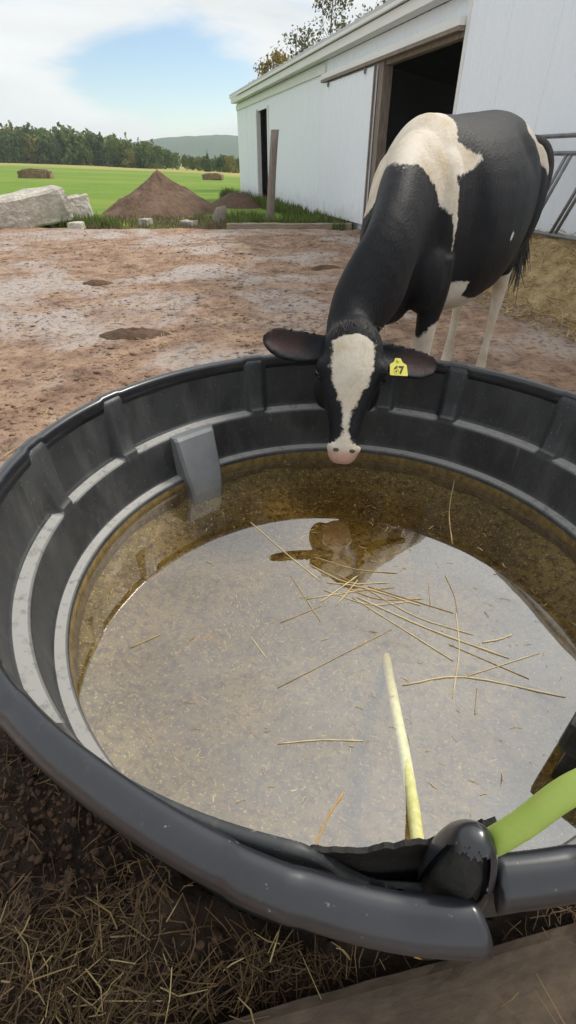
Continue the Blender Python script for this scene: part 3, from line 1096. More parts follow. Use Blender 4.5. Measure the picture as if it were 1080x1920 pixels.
# the wood beyond the field: one mass, with the nearer trees of its edge set apart
def make_wood():
    rng = np.random.default_rng(17)
    V = {k: [] for k in ('leaf_dark', 'leaf_mid', 'leaf_olive')}
    protos = []
    for i in range(7):
        me = crown_mesh('tmp', lobes_for(1.0, 0.4, 100 + i, conifer=(i == 6), base=0.0), 230, 0.075, 200 + i, None)
        P = np.array([q.co[:] for q in me.vertices])
        protos.append(P)
        bpy.data.meshes.remove(me)
    acc = {k: [] for k in V}
    for i in range(520):
        az = rng.uniform(-40, 8)
        D = np.interp(az, [-60, -25, -14, -5, 30], [230, 222, 172, 134, 134])
        back = rng.uniform(0, 1) ** 1.3
        r = D + 3 + back * 75
        H0 = np.interp(az, [-60, -25, -20, -14, -12, -9.5, 30], [12.5, 11.8, 11.2, 8.3, 6.5, 3.6, 3.2])
        h = H0 * rng.uniform(0.72, 1.05) * (1 + 0.14 * back)
        x, y = r * math.sin(R(az)), r * math.cos(R(az))
        P = protos[rng.integers(0, 7)] * np.array([h * rng.uniform(0.75, 1.15), h * 0.9, h])
        a = rng.uniform(0, 6.28)
        P = P @ np.array([[math.cos(a), math.sin(a), 0], [-math.sin(a), math.cos(a), 0], [0, 0, 1]])
        P = P + np.array([x, y, float(field_z(x, y)) - 0.1 * h])
        acc[rng.choice(['leaf_dark', 'leaf_mid', 'leaf_olive'], p=[0.5, 0.38, 0.12])].append(P)
    me = bpy.data.meshes.new('woodland')
    allv, mi = [], []
    for k, (nm, lst) in enumerate(acc.items()):
        A = np.concatenate(lst)
        allv.append(A)
        mi += [k] * (len(A) // 4)
        me.materials.append(M[nm])
    A = np.concatenate(allv)
    F = np.arange(len(A)).reshape(-1, 4)
    me.from_pydata(A.tolist(), [], F.tolist())
    me.polygons.foreach_set('material_index', mi)
    me.update()
    tag(link('woodland', me), 'mixed green wood beyond the hay field', 'wood', kind='stuff')
    # nearer trees of the wood's edge
    kinds = []
    for i, (con, mt) in enumerate(((False, 'leaf_dark'), (True, 'leaf_dark'), (False, 'leaf_olive'), (False, 'leaf_mid'))):
        cm = crown_mesh('crown', lobes_for(1.0, 0.34 if not con else 0.3, 300 + i, con, 0.1), 420, 0.05, 320 + i, M[mt])
        tmb, _ = trunk_mb(0.85, 0.025, 330 + i)
        kinds.append((cm, mesh('trunk', tmb.v, tmb.f, M['bark'], True)))
    spots = [(-24.6, 216, 8.5, 1, 'dark pointed conifer at the far left end of the wood edge'), (-23.0, 214, 5.0, 2, 'low olive tree at the left of the wood edge beside a conifer'),
             (-20.6, 205, 7.0, 0, 'round dark tree on the wood edge above the long hay bale'), (-18.2, 195, 4.6, 3, 'low bright green bush on the wood edge left of the dirt pile'),
             (-16.2, 182, 7.4, 1, 'dark conifer on the wood edge just left of the dirt pile tip'), (-14.6, 174, 4.4, 2, 'olive bush on the wood edge behind the dirt pile tip'),
             (-12.4, 158, 5.6, 0, 'rounded dark tree on the wood edge right of the dirt pile tip'), (-9.6, 146, 3.6, 3, 'mid green bush on the wood edge above the short hay bale'),
             (-7.6, 138, 4.4, 1, 'small dark conifer on the wood edge near the barn'), (-5.6, 132, 3.4, 2, 'olive bush on the wood edge closest to the barn corner')]
    for az, r, h, kd, lab in spots:
        x, y = r * math.sin(R(az)), r * math.cos(R(az))
        t = empty('edge_tree', (x, y, float(field_z(x, y)) - 0.05 * h), az)
        t.scale = (h, h, h)
        link('crown', kinds[kd][0], t)
        link('trunk', kinds[kd][1], t)
        tag(t, lab, 'tree', 'trees along the edge of the wood')


make_wood()


# thin autumn trees behind the barn roof
def thin_tree(x, y, h, r, br, reach, mt, nleaf, lsz, seed, label, cluster=0.5):
    t = empty('tree', (x, y, -0.2))
    mb, ends = trunk_mb(h, r, seed, br, reach)
    mb.build('trunk', M['bark'], t, True)
    lob = [(e[0], e[1], e[2], cluster, cluster, cluster * 0.8) for e in ends]
    link('crown', crown_mesh('crown', lob, nleaf, lsz, seed + 1, M[mt], 0.0), t)
    tag(t, label, 'tree', 'autumn trees behind the barn')


thin_tree(-0.75, 33.5, 5.9, 0.1, 34, 1.7, 'leaf_gold', 1700, 0.085, 5, 'golden leaved tree rising behind the far end of the barn roof', 0.36)
thin_tree(0.55, 36.5, 7.0, 0.1, 30, 2.3, 'leaf_grey', 900, 0.09, 15, 'half bare grey tree behind the roof right of the golden one', 0.45)
thin_tree(2.1, 37.0, 8.5, 0.12, 38, 2.5, 'leaf_grey', 1300, 0.095, 25, 'tallest thin leaved tree standing up above the barn roof', 0.5)
thin_tree(5.1, 37.0, 9.6, 0.12, 30, 3.2, 'leaf_grey', 1300, 0.095, 35, 'thin tree showing at the top edge of the barn roof', 0.5)


# ------------------------------------------------------------------ straw bank and feed gate by the barn
def prisms(P0, P1, w, pm=None):
    """3-sided straws from P0 to P1 with an optional bend point"""
    P0, P1 = np.asarray(P0), np.asarray(P1)
    n = len(P0)
    d = P1 - P0
    d /= np.linalg.norm(d, axis=1)[:, None] + 1e-9
    up = np.tile([0.13, 0.07, 1.0], (n, 1))
    a = np.cross(d, up)
    a /= np.linalg.norm(a, axis=1)[:, None] + 1e-9
    b = np.cross(a, d)
    w = np.broadcast_to(np.asarray(w, float), (n,))[:, None]
    mid = (P0 + P1) / 2 if pm is None else pm
    rings = []
    for C, s in ((P0, 0.9), (mid, 1.0), (P1, 0.6)):
        for k in range(3):
            th = 2 * math.pi * k / 3 + 0.5
            rings.append(C + (a * math.cos(th) + b * math.sin(th)) * w * s)
    V = np.stack(rings, 1).reshape(-1, 3)
    base = (np.arange(n) * 9)[:, None]
    quads = []
    for r in (0, 3):
        for k in range(3):
            quads.append(np.concatenate([base + r + k, base + r + (k + 1) % 3, base + r + 3 + (k + 1) % 3, base + r + 3 + k], 1))
    return V, np.concatenate(quads)


def straw_stuff(name, n, sampler, lmin, lmax, w, m, seed, label, lift=0.02, tilt=0.3):
    rng = np.random.default_rng(seed)
    C = sampler(rng, n)
    a = rng.uniform(0, 2 * np.pi, n)
    L = rng.uniform(lmin, lmax, n) * rng.uniform(0.4, 1, n)
    dz = rng.normal(size=n) * tilt
    d = np.stack([np.cos(a), np.sin(a), dz], 1) * L[:, None] / 2
    C = C + np.array([0, 0, 1.0]) * rng.uniform(0, lift, n)[:, None]
    pm = C + rng.normal(size=(n, 3)) * (L[:, None] * 0.09)
    V, F = prisms(C - d, C + d, w * rng.uniform(0.5, 1.3, n), pm)
    o = obj(name, V, F, m)
    tag(o, label, 'straw', kind='stuff')
    return o


def bank_h(s, o):
    t = np.clip((-o - 0.05) / 0.95, 0, 1)
    h = 0.52 * (1 - sstep(0.25, 1.0, t))
    h = h * sstep(17.2, 18.6, s)
    return h + 0.07 * fbm(np.asarray(s) * 2.4, np.asarray(o) * 2.4, oct=4, seed=44) * (h > 0.03)


def make_bank():
    ss = np.linspace(17.2, 26, 130)
    oo = np.linspace(-0.085, -1.35, 26)
    S, O = np.meshgrid(ss, oo, indexing='ij')
    Z = bank_h(S, O) - 0.05 * sstep(-0.9, -1.3, O)
    P = BARN_O[None, None] + BD[None, None] * S[..., None] + BN[None, None] * O[..., None]
    v = np.concatenate([P, Z[..., None]], -1).reshape(-1, 3)
    n, m = S.shape
    f = [(i * m + j, i * m + j + 1, (i + 1) * m + j + 1, (i + 1) * m + j) for i in range(n - 1) for j in range(m - 1)]
    o = obj('straw_bank', v, f, M['straw_bed'], smooth=True)
    tag(o, 'bank of trodden straw piled against the barn wall under the feed gate', 'straw bank')

    def smp(rng, n):
        s = rng.uniform(17.8, 23, n)
        of = -rng.uniform(0.15, 1.5, n)
        p = BARN_O + BD * s[:, None] + BN * of[:, None]
        return np.concatenate([p, np.maximum(bank_h(s, of), 0.0)[:, None] + 0.005], 1)
    straw_stuff('bank_straw', 2600, smp, 0.1, 0.3, 0.004, M['straw'], 71, 'loose yellow straw over the bank by the barn', 0.03)


make_bank()


def make_gate():
    s0, off = 18.95, -0.42
    g = empty('feed_gate', barn_pt(s0, off, 0.0), math.atan2(BD[1], BD[0]))
    g.rotation_euler = (R(-4), 0, math.atan2(BD[1], BD[0]))
    tag(g, 'grey tubular metal feed gate with slanted bars leaning by the barn wall', 'gate')
    L = 3.2
    for z in (1.44, 1.29, 0.56):
        MB().tube([(0, 0, z), (L, 0, z)], 0.021, 8).build('rail', M['galvanised'], g, True)
    for x in (0.0, L):
        MB().tube([(x, 0, 0.3), (x, 0, 1.44)], 0.023, 8).build('upright', M['galvanised'], g, True)
    x = 0.12
    while x < L - 0.3:
        MB().tube([(x, 0.0, 0.56), (x + 0.3, 0.0, 1.29)], 0.018, 8).build('slanted_bar', M['galvanised'], g, True)
        MB().tube([(x + 0.07, 0.0, 0.56), (x + 0.37, 0.0, 1.29)], 0.018, 8).build('slanted_bar', M['galvanised'], g, True)
        x += 0.42


make_gate()

# dung pats on the yard
for i, (x, y, a, b, lab) in enumerate([(-1.3, 4.3, 0.3, 0.17, 'broad dark dung pat on the mud behind the trough'), (-2.35, 6.6, 0.22, 0.14, 'small dung pat on the mud far left'),
                                       (0.55, 7.6, 0.26, 0.13, 'dung pat on the far mud left of the cow neck')]):
    v, f = [], []
    n, m = 9, 34
    for r in range(n):
        t = r / (n - 1)
        for j in range(m):
            an = 2 * math.pi * j / m
            w = 1 + 0.28 * float(fbm(np.array([math.cos(an) * 1.6 + i * 4]), np.array([math.sin(an) * 1.6]), oct=3, seed=2)[0])
            px, py = a * t * w * math.cos(an), b * t * w * math.sin(an)
            v.append((px, py, 0.05 * (1 - t ** 2.4) - 0.012 + 0.02 * float(vnoise(px * 24, py * 24, seed=i)) * (1 - t)))
    f = [(r * m + j, (r + 1) * m + j, (r + 1) * m + (j + 1) % m, r * m + (j + 1) % m) for r in range(n - 1) for j in range(m)]
    o = obj('dung_pat', v, f, M['manure'], smooth=True)
    o.location = (x, y, float(yard_z(np.array([x]), np.array([y]))[0]) + 0.004)
    tag(o, lab, 'dung pat', 'dung pats on the yard')


# ------------------------------------------------------------------ the stock tank
PIL = [173.0, 150.0, 111.0, 75.0, 57.5, 30.0, 3.0, -25.0, -52.0, -78.0, -103.0, -133.0]   # pilasters between panels, degrees
NOTCH_L, NOTCH_R = -88.3, -86.6          # where the rim is broken


def rim_r(th):
    """radius of the rim's centre line; the broken end has sprung outwards"""
    t = math.degrees(th)
    t = (t + 180) % 360 - 180
    r = TR + 0.004 * math.cos(2 * th + 0.6)
    if -125 < t <= NOTCH_L:
        r += 0.034 * float(sstep(-122, -88, t))
    return r


def make_tank():
    k = empty('stock_tank', (TC[0], TC[1], 0))
    tag(k, 'large round black plastic stock tank with a thick rolled rim, broken at the front', 'stock tank')
    N = 540
    ths = [2 * math.pi * i / N for i in range(N)]

    def pil_w(th):
        t = math.degrees(th)
        d = min(abs((t - p + 180) % 360 - 180) for p in PIL)
        return float(sstep(2.9, 2.0, d))
    # inner profile from rim down to the floor; panels stand back, pilasters come forward
    prof_panel = [(-0.020, 0.634), (-0.0215, 0.61), (-0.0235, 0.52), (-0.025, 0.456), (-0.0265, 0.447), (-0.031, 0.441), (-0.059, 0.434), (-0.0635, 0.430), (-0.0655, 0.42), (-0.068, 0.34), (-0.070, 0.300), (-0.0715, 0.291), (-0.075, 0.286), (-0.0985, 0.281), (-0.1025, 0.277), (-0.104, 0.266), (-0.107, 0.16), (-0.115, 0.075), (-0.135, 0.045), (-0.19, 0.033)]
    prof_pil = [(-0.020, 0.634), (-0.0265, 0.61), (-0.038, 0.52), (-0.050, 0.456), (-0.0595, 0.447), (-0.061, 0.441), (-0.0625, 0.434), (-0.064, 0.430), (-0.0655, 0.42)] + prof_panel[9:]
    np_ = len(prof_panel)
    v, f, led = [], [], []
    for th in ths:
        w = pil_w(th)
        rr = TR + 0.004 * math.cos(2 * th + 0.6)
        for (a, z), (b, _) in zip(prof_panel, prof_pil):
            r = rr + a * (1 - w) + b * w
            td = (math.degrees(th) + 180) % 360 - 180
            z2 = min(z, 0.635 - 0.075 * float(sstep(-101.5, -94.0, td) * sstep(-82.5, -84.5, td)))
            v.append((r * math.cos(th), r * math.sin(th), z2))
            led.append(1.0 if (0.425 < z < 0.448 or 0.275 < z < 0.292) else 0.0)
    for i in range(N):
        j = (i + 1) % N
        for q in range(np_ - 1):
            f.append((i * np_ + q, j * np_ + q, j * np_ + q + 1, i * np_ + q + 1))
    # outer skin
    o_prof = [(-0.012, 0.63), (-0.014, 0.57), (-0.017, 0.45), (-0.045, 0.43), (-0.055, 0.28), (-0.085, 0.27), (-0.10, 0.02), (-0.13, 0.0)]
    base = len(v)
    no = len(o_prof)
    for th in ths:
        for (a, z) in o_prof:
            r = TR + a
            td = (math.degrees(th) + 180) % 360 - 180
            z2 = min(z, 0.635 - 0.075 * float(sstep(-101.5, -94.0, td) * sstep(-82.5, -84.5, td)))
            v.append((r * math.cos(th), r * math.sin(th), z2))
            led.append(0.0)
    for i in range(N):
        j = (i + 1) % N
        for q in range(no - 1):
            f.append((base + i * no + q, base + i * no + q + 1, base + j * no + q + 1, base + j * no + q))
        f.append((i * np_, base + i * no, base + j * no, j * np_))
    o = obj('wall', v, f, M['tank_plastic'], k, True)
    o.data.materials.append(M['algae_wall'])
    for p_ in o.data.polygons:
        if p_.index < N * (np_ - 1) and p_.center.z < 0.262: p_.material_index = 1
    at = o.data.attributes.new('ledge', 'FLOAT', 'POINT')
    at.data.foreach_set('value', led)
    # floor with its silt
    n2 = 90
    fl = [(0, 0, 0.115)]
    for ri in range(1, 24):
        for j in range(n2):
            a = 2 * math.pi * j / n2
            r = 0.742 * ri / 23
            fl.append((r * math.cos(a), r * math.sin(a), 0.112 + 0.085 * float(sstep(0.56, 0.745, r)) + 0.014 * float(vnoise(r * math.cos(a) * 9, r * math.sin(a) * 9))))
    ff = [(0, 1 + j, 1 + (j + 1) % n2) for j in range(n2)]
    for ri in range(22):
        for j in range(n2):
            ff.append((1 + ri * n2 + j, 1 + (ri + 1) * n2 + j, 1 + (ri + 1) * n2 + (j + 1) % n2, 1 + ri * n2 + (j + 1) % n2))
    obj('silt_bed', fl, ff, M['silt'], k, True)
    # rolled rim, open where it has broken: an inverted U that curls down outside
    # (radial, height): crest near the inside, then a long round fall to the outer edge
    sec = [(-0.0235, -0.02), (-0.0250, 0.004)]
    for a in np.linspace(R(15), R(90), 7):
        sec.append((-0.0115 - 0.0135 * math.cos(a), 0.010 + 0.0135 * math.sin(a)))
    for a in np.linspace(R(84), R(-12), 13):
        sec.append((-0.0115 + 0.0300 * math.cos(a), -0.0145 + 0.038 * math.sin(a)))
    sec += [(0.0145, -0.026), (0.008, -0.023), (0.0, -0.012)]
    secn = len(sec)
    t0, t1 = R(NOTCH_R), R(360 + NOTCH_L)
    Nr = 620
    rings = []
    for i in range(Nr + 1):
        u = i / Nr
        th = t0 + (t1 - t0) * u
        r0 = rim_r(th)
        drop = 0.008 * float(sstep(R(345 - 90), t1, th))
        g = 1.0
        pw = pil_w(th)
        ring = []
        for (dr, dz) in sec:
            # the cut end of the left piece is slanted
            sl = 0.0
            if u > 0.985: sl = (u - 0.985) / 0.015 * (dr * 0.35)
            tt = th + sl
            rr = r0 + dr + 0.003 * pw
            z = 0.616 + dz + 0.003 * pw - drop
            ring.append((rr * math.cos(tt), rr * math.sin(tt), z))
        rings.append(ring)
    mb = MB()
    mb.loft(rings, True)
    mb.build('rim', M['rim_plastic'], k, True)
    # moulded block on the inside wall, left of the cow's head
    c0 = 131.5
    bb = MB()
    rr_ = []
    for (dth_, rad, z) in (((-6.5, 6.3), 0.762, 0.4345), ((-6.6, 6.2), 0.752, 0.424), ((-6.4, 6.0), 0.715, 0.28), ((-5.8, 5.5), 0.70, 0.22), ((-5.2, 5.0), 0.69, 0.08)):
        a0, a1 = R(c0 - dth_[0] - 0), R(c0 - dth_[1] - 0)
        ring = []
        for a, r in ((a0, 0.80), (a0 - R(0.3), rad + 0.01), (a0 - R(1.0), rad), ((a0 + a1) / 2, rad - 0.002), (a1 + R(1.0), rad), (a1 + R(0.3), rad + 0.01), (a1, 0.80)):
            ring.append((r * math.cos(a), r * math.sin(a), z))
        rr_.append(ring)
    bb.loft(rr_[::-1])
    bb.build('moulded_block', M['grey_plastic'], k)
    # torn inner lip at the break, carried lower as added dark backing for the gap
    v, f = [], []
    nn = 40
    for i in range(nn):
        u = i / (nn - 1)
        th = R(-101 + 15.0 * u)
        top = 0.618 + 0.04 * u ** 2.4 + 0.008 * float(vnoise(u * 23, 0.3)) + 0.004 * float(vnoise(u * 61, 2.3))
        r = TR - 0.026 - 0.026 * u
        for dr in (0, 0.006):
            for z in (0.36, top - 0.015, top):
                v.append(((r + dr) * math.cos(th), (r + dr) * math.sin(th), z))
    for i in range(nn - 1):
        a, b = i * 6, (i + 1) * 6
        f += [(a, b, b + 1, a + 1), (a + 1, b + 1, b + 2, a + 2), (a + 2, b + 2, b + 5, a + 5), (a + 5, b + 5, b + 4, a + 4), (a + 4, b + 4, b + 3, a + 3)]
    obj('torn_lip', v, f, M['torn_plastic'], k)
    # end of the right-hand rim, humped up where it has buckled
    v, f = [], []
    n, m = 30, 64
    for layer, sc in ((0, 1.0), (1, 0.86)):
        for a_ in range(n + 1):
            ph = math.pi * 0.5 * a_ / n
            for b_ in range(m):
                az = 2 * math.pi * b_ / m
                w = 1 + 0.06 * float(vnoise(math.cos(az) * math.cos(ph) * 1.6 + 3, math.sin(az) * math.cos(ph) * 1.6, ph * 1.5))
                v.append((0.014 + 0.037 * sc * w * math.cos(ph) ** 0.8 * math.cos(az), -0.828 + 0.036 * sc * w * math.cos(ph) ** 0.8 * math.sin(az), 0.585 + 0.125 * sc * math.sin(ph) * w))
    def torn(a_, b_):
        az = 360 * (b_ + 0.5) / m
        lim = 19 + 4 * math.sin(math.radians((az - 185) * 1.5)) + 3.0 * float(fbm(np.array([b_ * 0.3]), np.array([1.7]), oct=3)[0])
        return 180 < az < 300 and a_ < lim
    for layer in (0, 1):
        o0 = layer * (n + 1) * m
        for a_ in range(n):
            for b_ in range(m):
                if torn(a_, b_): continue
                q = (o0 + a_ * m + b_, o0 + a_ * m + (b_ + 1) % m, o0 + (a_ + 1) * m + (b_ + 1) % m, o0 + (a_ + 1) * m + b_)
                f.append(q if layer == 0 else q[::-1])
    he = obj('buckled_end', v, f, M['rim_plastic'], k, True)
    rr_ = []  # dark plug added to fill the hollow, its shade put in as black plastic
    for sc, z in ((0.9, 0.40), (0.95, 0.50), (0.92, 0.585), (0.86, 0.62), (0.72, 0.655), (0.45, 0.68), (0.1, 0.69)):
        rr_.append([(0.014 + 0.033 * sc * math.cos(a) * (1 + 0.1 * float(vnoise(a * 3, z * 40))), -0.829 + 0.031 * sc * math.sin(a) * (1 + 0.1 * float(vnoise(a * 3 + 5, z * 40))), z) for a in np.linspace(0, 2 * math.pi, 25)[:-1]])
    MB().loft(rr_).build('dark_plug', M['torn_plastic'], he, True)
    return k


make_tank()

# the added plug in the broken rim end stands in for its shaded hollow
# ------------------------------------------------------------------ water
WZ = 0.25


def make_water():
    n = 120
    v, f = [], []
    for z in (0.06, WZ):
        for i in range(n):
            a = 2 * math.pi * i / n
            r = 0.722 if z < 0.1 else 0.7445
            v.append((TC[0] + r * math.cos(a), TC[1] + r * math.sin(a), z))
    f = [(i, (i + 1) % n, n + (i + 1) % n, n + i) for i in range(n)]
    f.append(tuple(range(n))[::-1])
    f.append(tuple(n + i for i in range(n)))
    o = obj('water', v, f, M['water'])
    tag(o, kind='structure')


make_water()

# ------------------------------------------------------------------ hose
hp = spline([(0.43, 0.19, 0.86), (0.335, 0.205, 0.845), (0.262, 0.212, 0.785), (0.222, 0.206, 0.715), (0.20, 0.208, 0.665), (0.19, 0.232, 0.60), (0.192, 0.262, 0.47), (0.212, 0.325, 0.325), (0.232, 0.42, 0.256), (0.240, 0.53, 0.236), (0.243, 0.63, 0.222), (0.25, 0.70, 0.195), (0.262, 0.79, 0.145), (0.28, 0.92, 0.085)], 130)
hose = empty('garden_hose', (0.2, 0.21, 0.66))
tag(hose, 'lime green hose coming over the broken rim into the water', 'hose')
off = np.array([0.2, 0.21, 0.66])
cut = 46
MB().tube([p - off for p in hp[:cut + 1]], 0.0125, 16).build('dry_length', M['hose'], hose, True)
o = MB().tube([p - off for p in hp[cut:]], 0.0118, 16).build('slimed_length', M['hose_slimed'], hose, True)
o['label'] = 'pale yellow slimed length of the hose under water'

# ------------------------------------------------------------------ float valve box and board at the right
fb = empty('float_valve', (0.675, 0.535, 0.30))
tag(fb, 'black plastic float valve box at the right side of the tank', 'float valve')
MB().box((-0.13, -0.075, 0.0), (0.12, 0.09, 0.085), bev=0.012).build('housing', M['float_plastic'], fb)
MB().box((-0.112, -0.058, -0.12), (0.10, 0.072, -0.002), bev=0.01).build('float', M['float_plastic'], fb)
MB().box((-0.122, -0.066, 0.086), (0.112, 0.08, 0.094), bev=0.003).build('lid', M['float_plastic'], fb)
fb.rotation_euler = (0, 0, R(44))
MB().tube([(-0.105, -0.165, -0.2), (-0.085, -0.15, 0.12)], 0.0032, 6).build('rod', M['torn_plastic'], fb)


# ------------------------------------------------------------------ planks at the camera's feet
def make_planks():
    A = np.array([-0.1, 0.179])
    Bv = np.array([0.555, 0.31])
    d = (Bv - A) / np.linalg.norm(Bv - A)
    ang = math.atan2(d[1], d[0])
    labels = ['brown worn plank lying nearest to the tank under the broken rim', 'second brown worn plank, in the bottom right corner']
    for i, (x0, x1, w, z) in enumerate(((-0.3, 1.3, 0.155, 0.045), (-0.2, 1.4, 0.15, 0.040))):
        y1 = -0.004 - i * 0.161
        y0 = y1 - w
        nx, ny = 60, 12
        v = []
        for a in range(nx):
            for b in range(ny):
                x = x0 + (x1 - x0) * a / (nx - 1)
                y = y0 + (y1 - y0) * b / (ny - 1)
                e = min(b, ny - 1 - b)
                zz = z - (0.006 if e == 0 else 0) + 0.0035 * float(vnoise(x * 9, y * 26, seed=5 + i)) + 0.002 * float(vnoise(x * 40, y * 60, seed=9))
                yy = y + (0.0015 * float(vnoise(x * 16, i * 3.0)) if e == 0 else 0)
                v.append((x, yy, zz))
        f = [(a * ny + b, (a + 1) * ny + b, (a + 1) * ny + b + 1, a * ny + b + 1) for a in range(nx - 1) for b in range(ny - 1)]
        n0 = len(v)
        rim_i = [a * ny for a in range(nx)] + [(nx - 1) * ny + b for b in range(1, ny)] + [a * ny + ny - 1 for a in range(nx - 2, -1, -1)] + [b for b in range(ny - 2, 0, -1)]
        for q in rim_i:
            v.append((v[q][0], v[q][1], z - 0.05))
        L = len(rim_i)
        f += [(rim_i[(q + 1) % L], rim_i[q], n0 + q, n0 + (q + 1) % L) for q in range(L)]
        o = obj('plank', v, f, M['foot_plank'], smooth=False)
        o.location = (A[0], A[1], 0)
        o.rotation_euler = (0, 0, ang)
        tag(o, labels[i], 'plank', 'planks at the near side of the tank')


simple('foot_plank', (0.05, 0.036, 0.025), (0.15, 0.11, 0.076), 7, 0.85, 0.5, 0.006, stretch=(1.0, 2.2, 2.2))
make_planks()


# ------------------------------------------------------------------ straw
def near_ground(rng, n):
    out = []
    while len(out) < n:
        x, y = rng.uniform(-1.1, 0.62), rng.uniform(-0.1, 1.05)
        d = math.hypot(x - TC[0], y - TC[1])
        if d < 0.77: continue
        if d > 1.25: continue
        edge = y - 0.198 * (x + 0.1) - 0.179
        if edge < 0.015 and x > -0.35 and rng.uniform() > 0.03: continue
        # most of it lies towards the bottom of the picture
        if rng.uniform() > 0.06 + 0.94 * float(sstep(0.5, 0.22, y)): continue
        if math.sin(x * 13 + 2 * math.sin(y * 9)) + math.sin(y * 17 + x * 5) < rng.uniform(-2.2, -0.3): continue
        out.append((x, y))
    A = np.array(out)
    z = yard_z(A[:, 0], A[:, 1])
    edge = A[:, 1] - 0.198 * (A[:, 0] + 0.1) - 0.179
    z = np.where((edge < 0.0) & (A[:, 0] > -0.38), 0.05, z)
    return np.concatenate([A, z[:, None] + 0.004], 1)


straw_stuff('trodden_straw', 3000, near_ground, 0.02, 0.12, 0.0011, M['straw_brown'], 81, 'matted brown straw trodden into the mud at the near side of the tank', 0.035, 0.35)
straw_stuff('loose_straw', 150, near_ground, 0.04, 0.15, 0.0014, M['straw'], 82, 'loose golden straw on top of the matted litter by the tank', 0.05, 0.4)


def far_ground(rng, n):
    x = rng.uniform(-7, 4, n)
    y = 1.6 + 9.5 * rng.uniform(0, 1, n) ** 1.3
    d = np.hypot(x - TC[0], y - TC[1])
    k = d > 0.95
    x, y = x[k], y[k]
    A = np.stack([x, y], 1)
    idx = rng.integers(0, len(A), n)
    A = A[idx]
    return np.concatenate([A, yard_z(A[:, 0], A[:, 1])[:, None] + 0.004], 1)


straw_stuff('yard_straw', 5200, far_ground, 0.05, 0.17, 0.0026, M['straw'], 83, 'scattered bits of straw over the trampled yard', 0.012, 0.15)


# clods kicked up over the yard
def make_clods():
    rng = np.random.default_rng(55)
    base = np.array([(0, 0, 1), (0.9, 0, 0.4), (0.28, 0.85, 0.4), (-0.72, 0.53, 0.4), (-0.72, -0.53, 0.4), (0.28, -0.85, 0.4), (0.72, 0.53, -0.4), (-0.28, 0.85, -0.4), (-0.9, 0, -0.4), (-0.28, -0.85, -0.4), (0.72, -0.53, -0.4), (0, 0, -1)], float)
    fc = np.array([(0, 1, 2), (0, 2, 3), (0, 3, 4), (0, 4, 5), (0, 5, 1), (1, 6, 2), (2, 7, 3), (3, 8, 4), (4, 9, 5), (5, 10, 1), (6, 7, 2), (7, 8, 3), (8, 9, 4), (9, 10, 5), (10, 6, 1), (11, 7, 6), (11, 8, 7), (11, 9, 8), (11, 10, 9), (11, 6, 10)])
    for name, n, lo, hi, reg, mt, lab in (('mud_clods', 6500, 0.006, 0.026, 'far', 'mud', 'clods and lumps of dried mud all over the yard'), ('dung_clods', 2600, 0.004, 0.011, 'near', 'manure', 'dark dung clods heaped at the near side of the tank')):
        if reg == 'far':
            y = 1.5 + 10.5 * rng.uniform(0, 1, n * 2) ** 1.1
            x = rng.uniform(-0.75, 0.55, n * 2) * (y + 1.5)
            k = (np.hypot(x - TC[0], y - TC[1]) > 0.93) & (fbm(x * 1.3, y * 1.3, oct=3, seed=19) > -0.1)
            x, y = x[k][:n], y[k][:n]
        else:
            x, y = rng.uniform(-1.15, 0.1, n * 4), rng.uniform(0.1, 1.2, n * 4)
            d = np.hypot(x - TC[0], y - TC[1])
            k = (d > 0.79) & (d < 1.35) & (rng.uniform(0, 1, n * 4) < 0.25 + sstep(0.2, 0.6, y)) & (y - 0.198 * (x + 0.1) - 0.179 > 0.05)
            x, y = x[k][:n], y[k][:n]
        m = len(x)
        z = yard_z(x, y)
        sz = lo + (hi - lo) * rng.uniform(0, 1, m) ** 3
        V = base[None] * sz[:, None, None] * np.array([1.25, 0.9, 0.42]) * rng.uniform(0.5, 1.5, (m, 12, 1))
        a = rng.uniform(0, 6.28, m)
        ca, sa = np.cos(a), np.sin(a)
        X = V[..., 0] * ca[:, None] - V[..., 1] * sa[:, None] + x[:, None]
        Y = V[..., 0] * sa[:, None] + V[..., 1] * ca[:, None] + y[:, None]
        Z = V[..., 2] + (z + sz * 0.15)[:, None]
        VV = np.stack([X, Y, Z], -1).reshape(-1, 3)
        FF = (fc[None] + (np.arange(m) * 12)[:, None, None]).reshape(-1, 3)
        tag(obj(name, VV, FF, M[mt], None, True), lab, 'mud', kind='stuff')


make_clods()

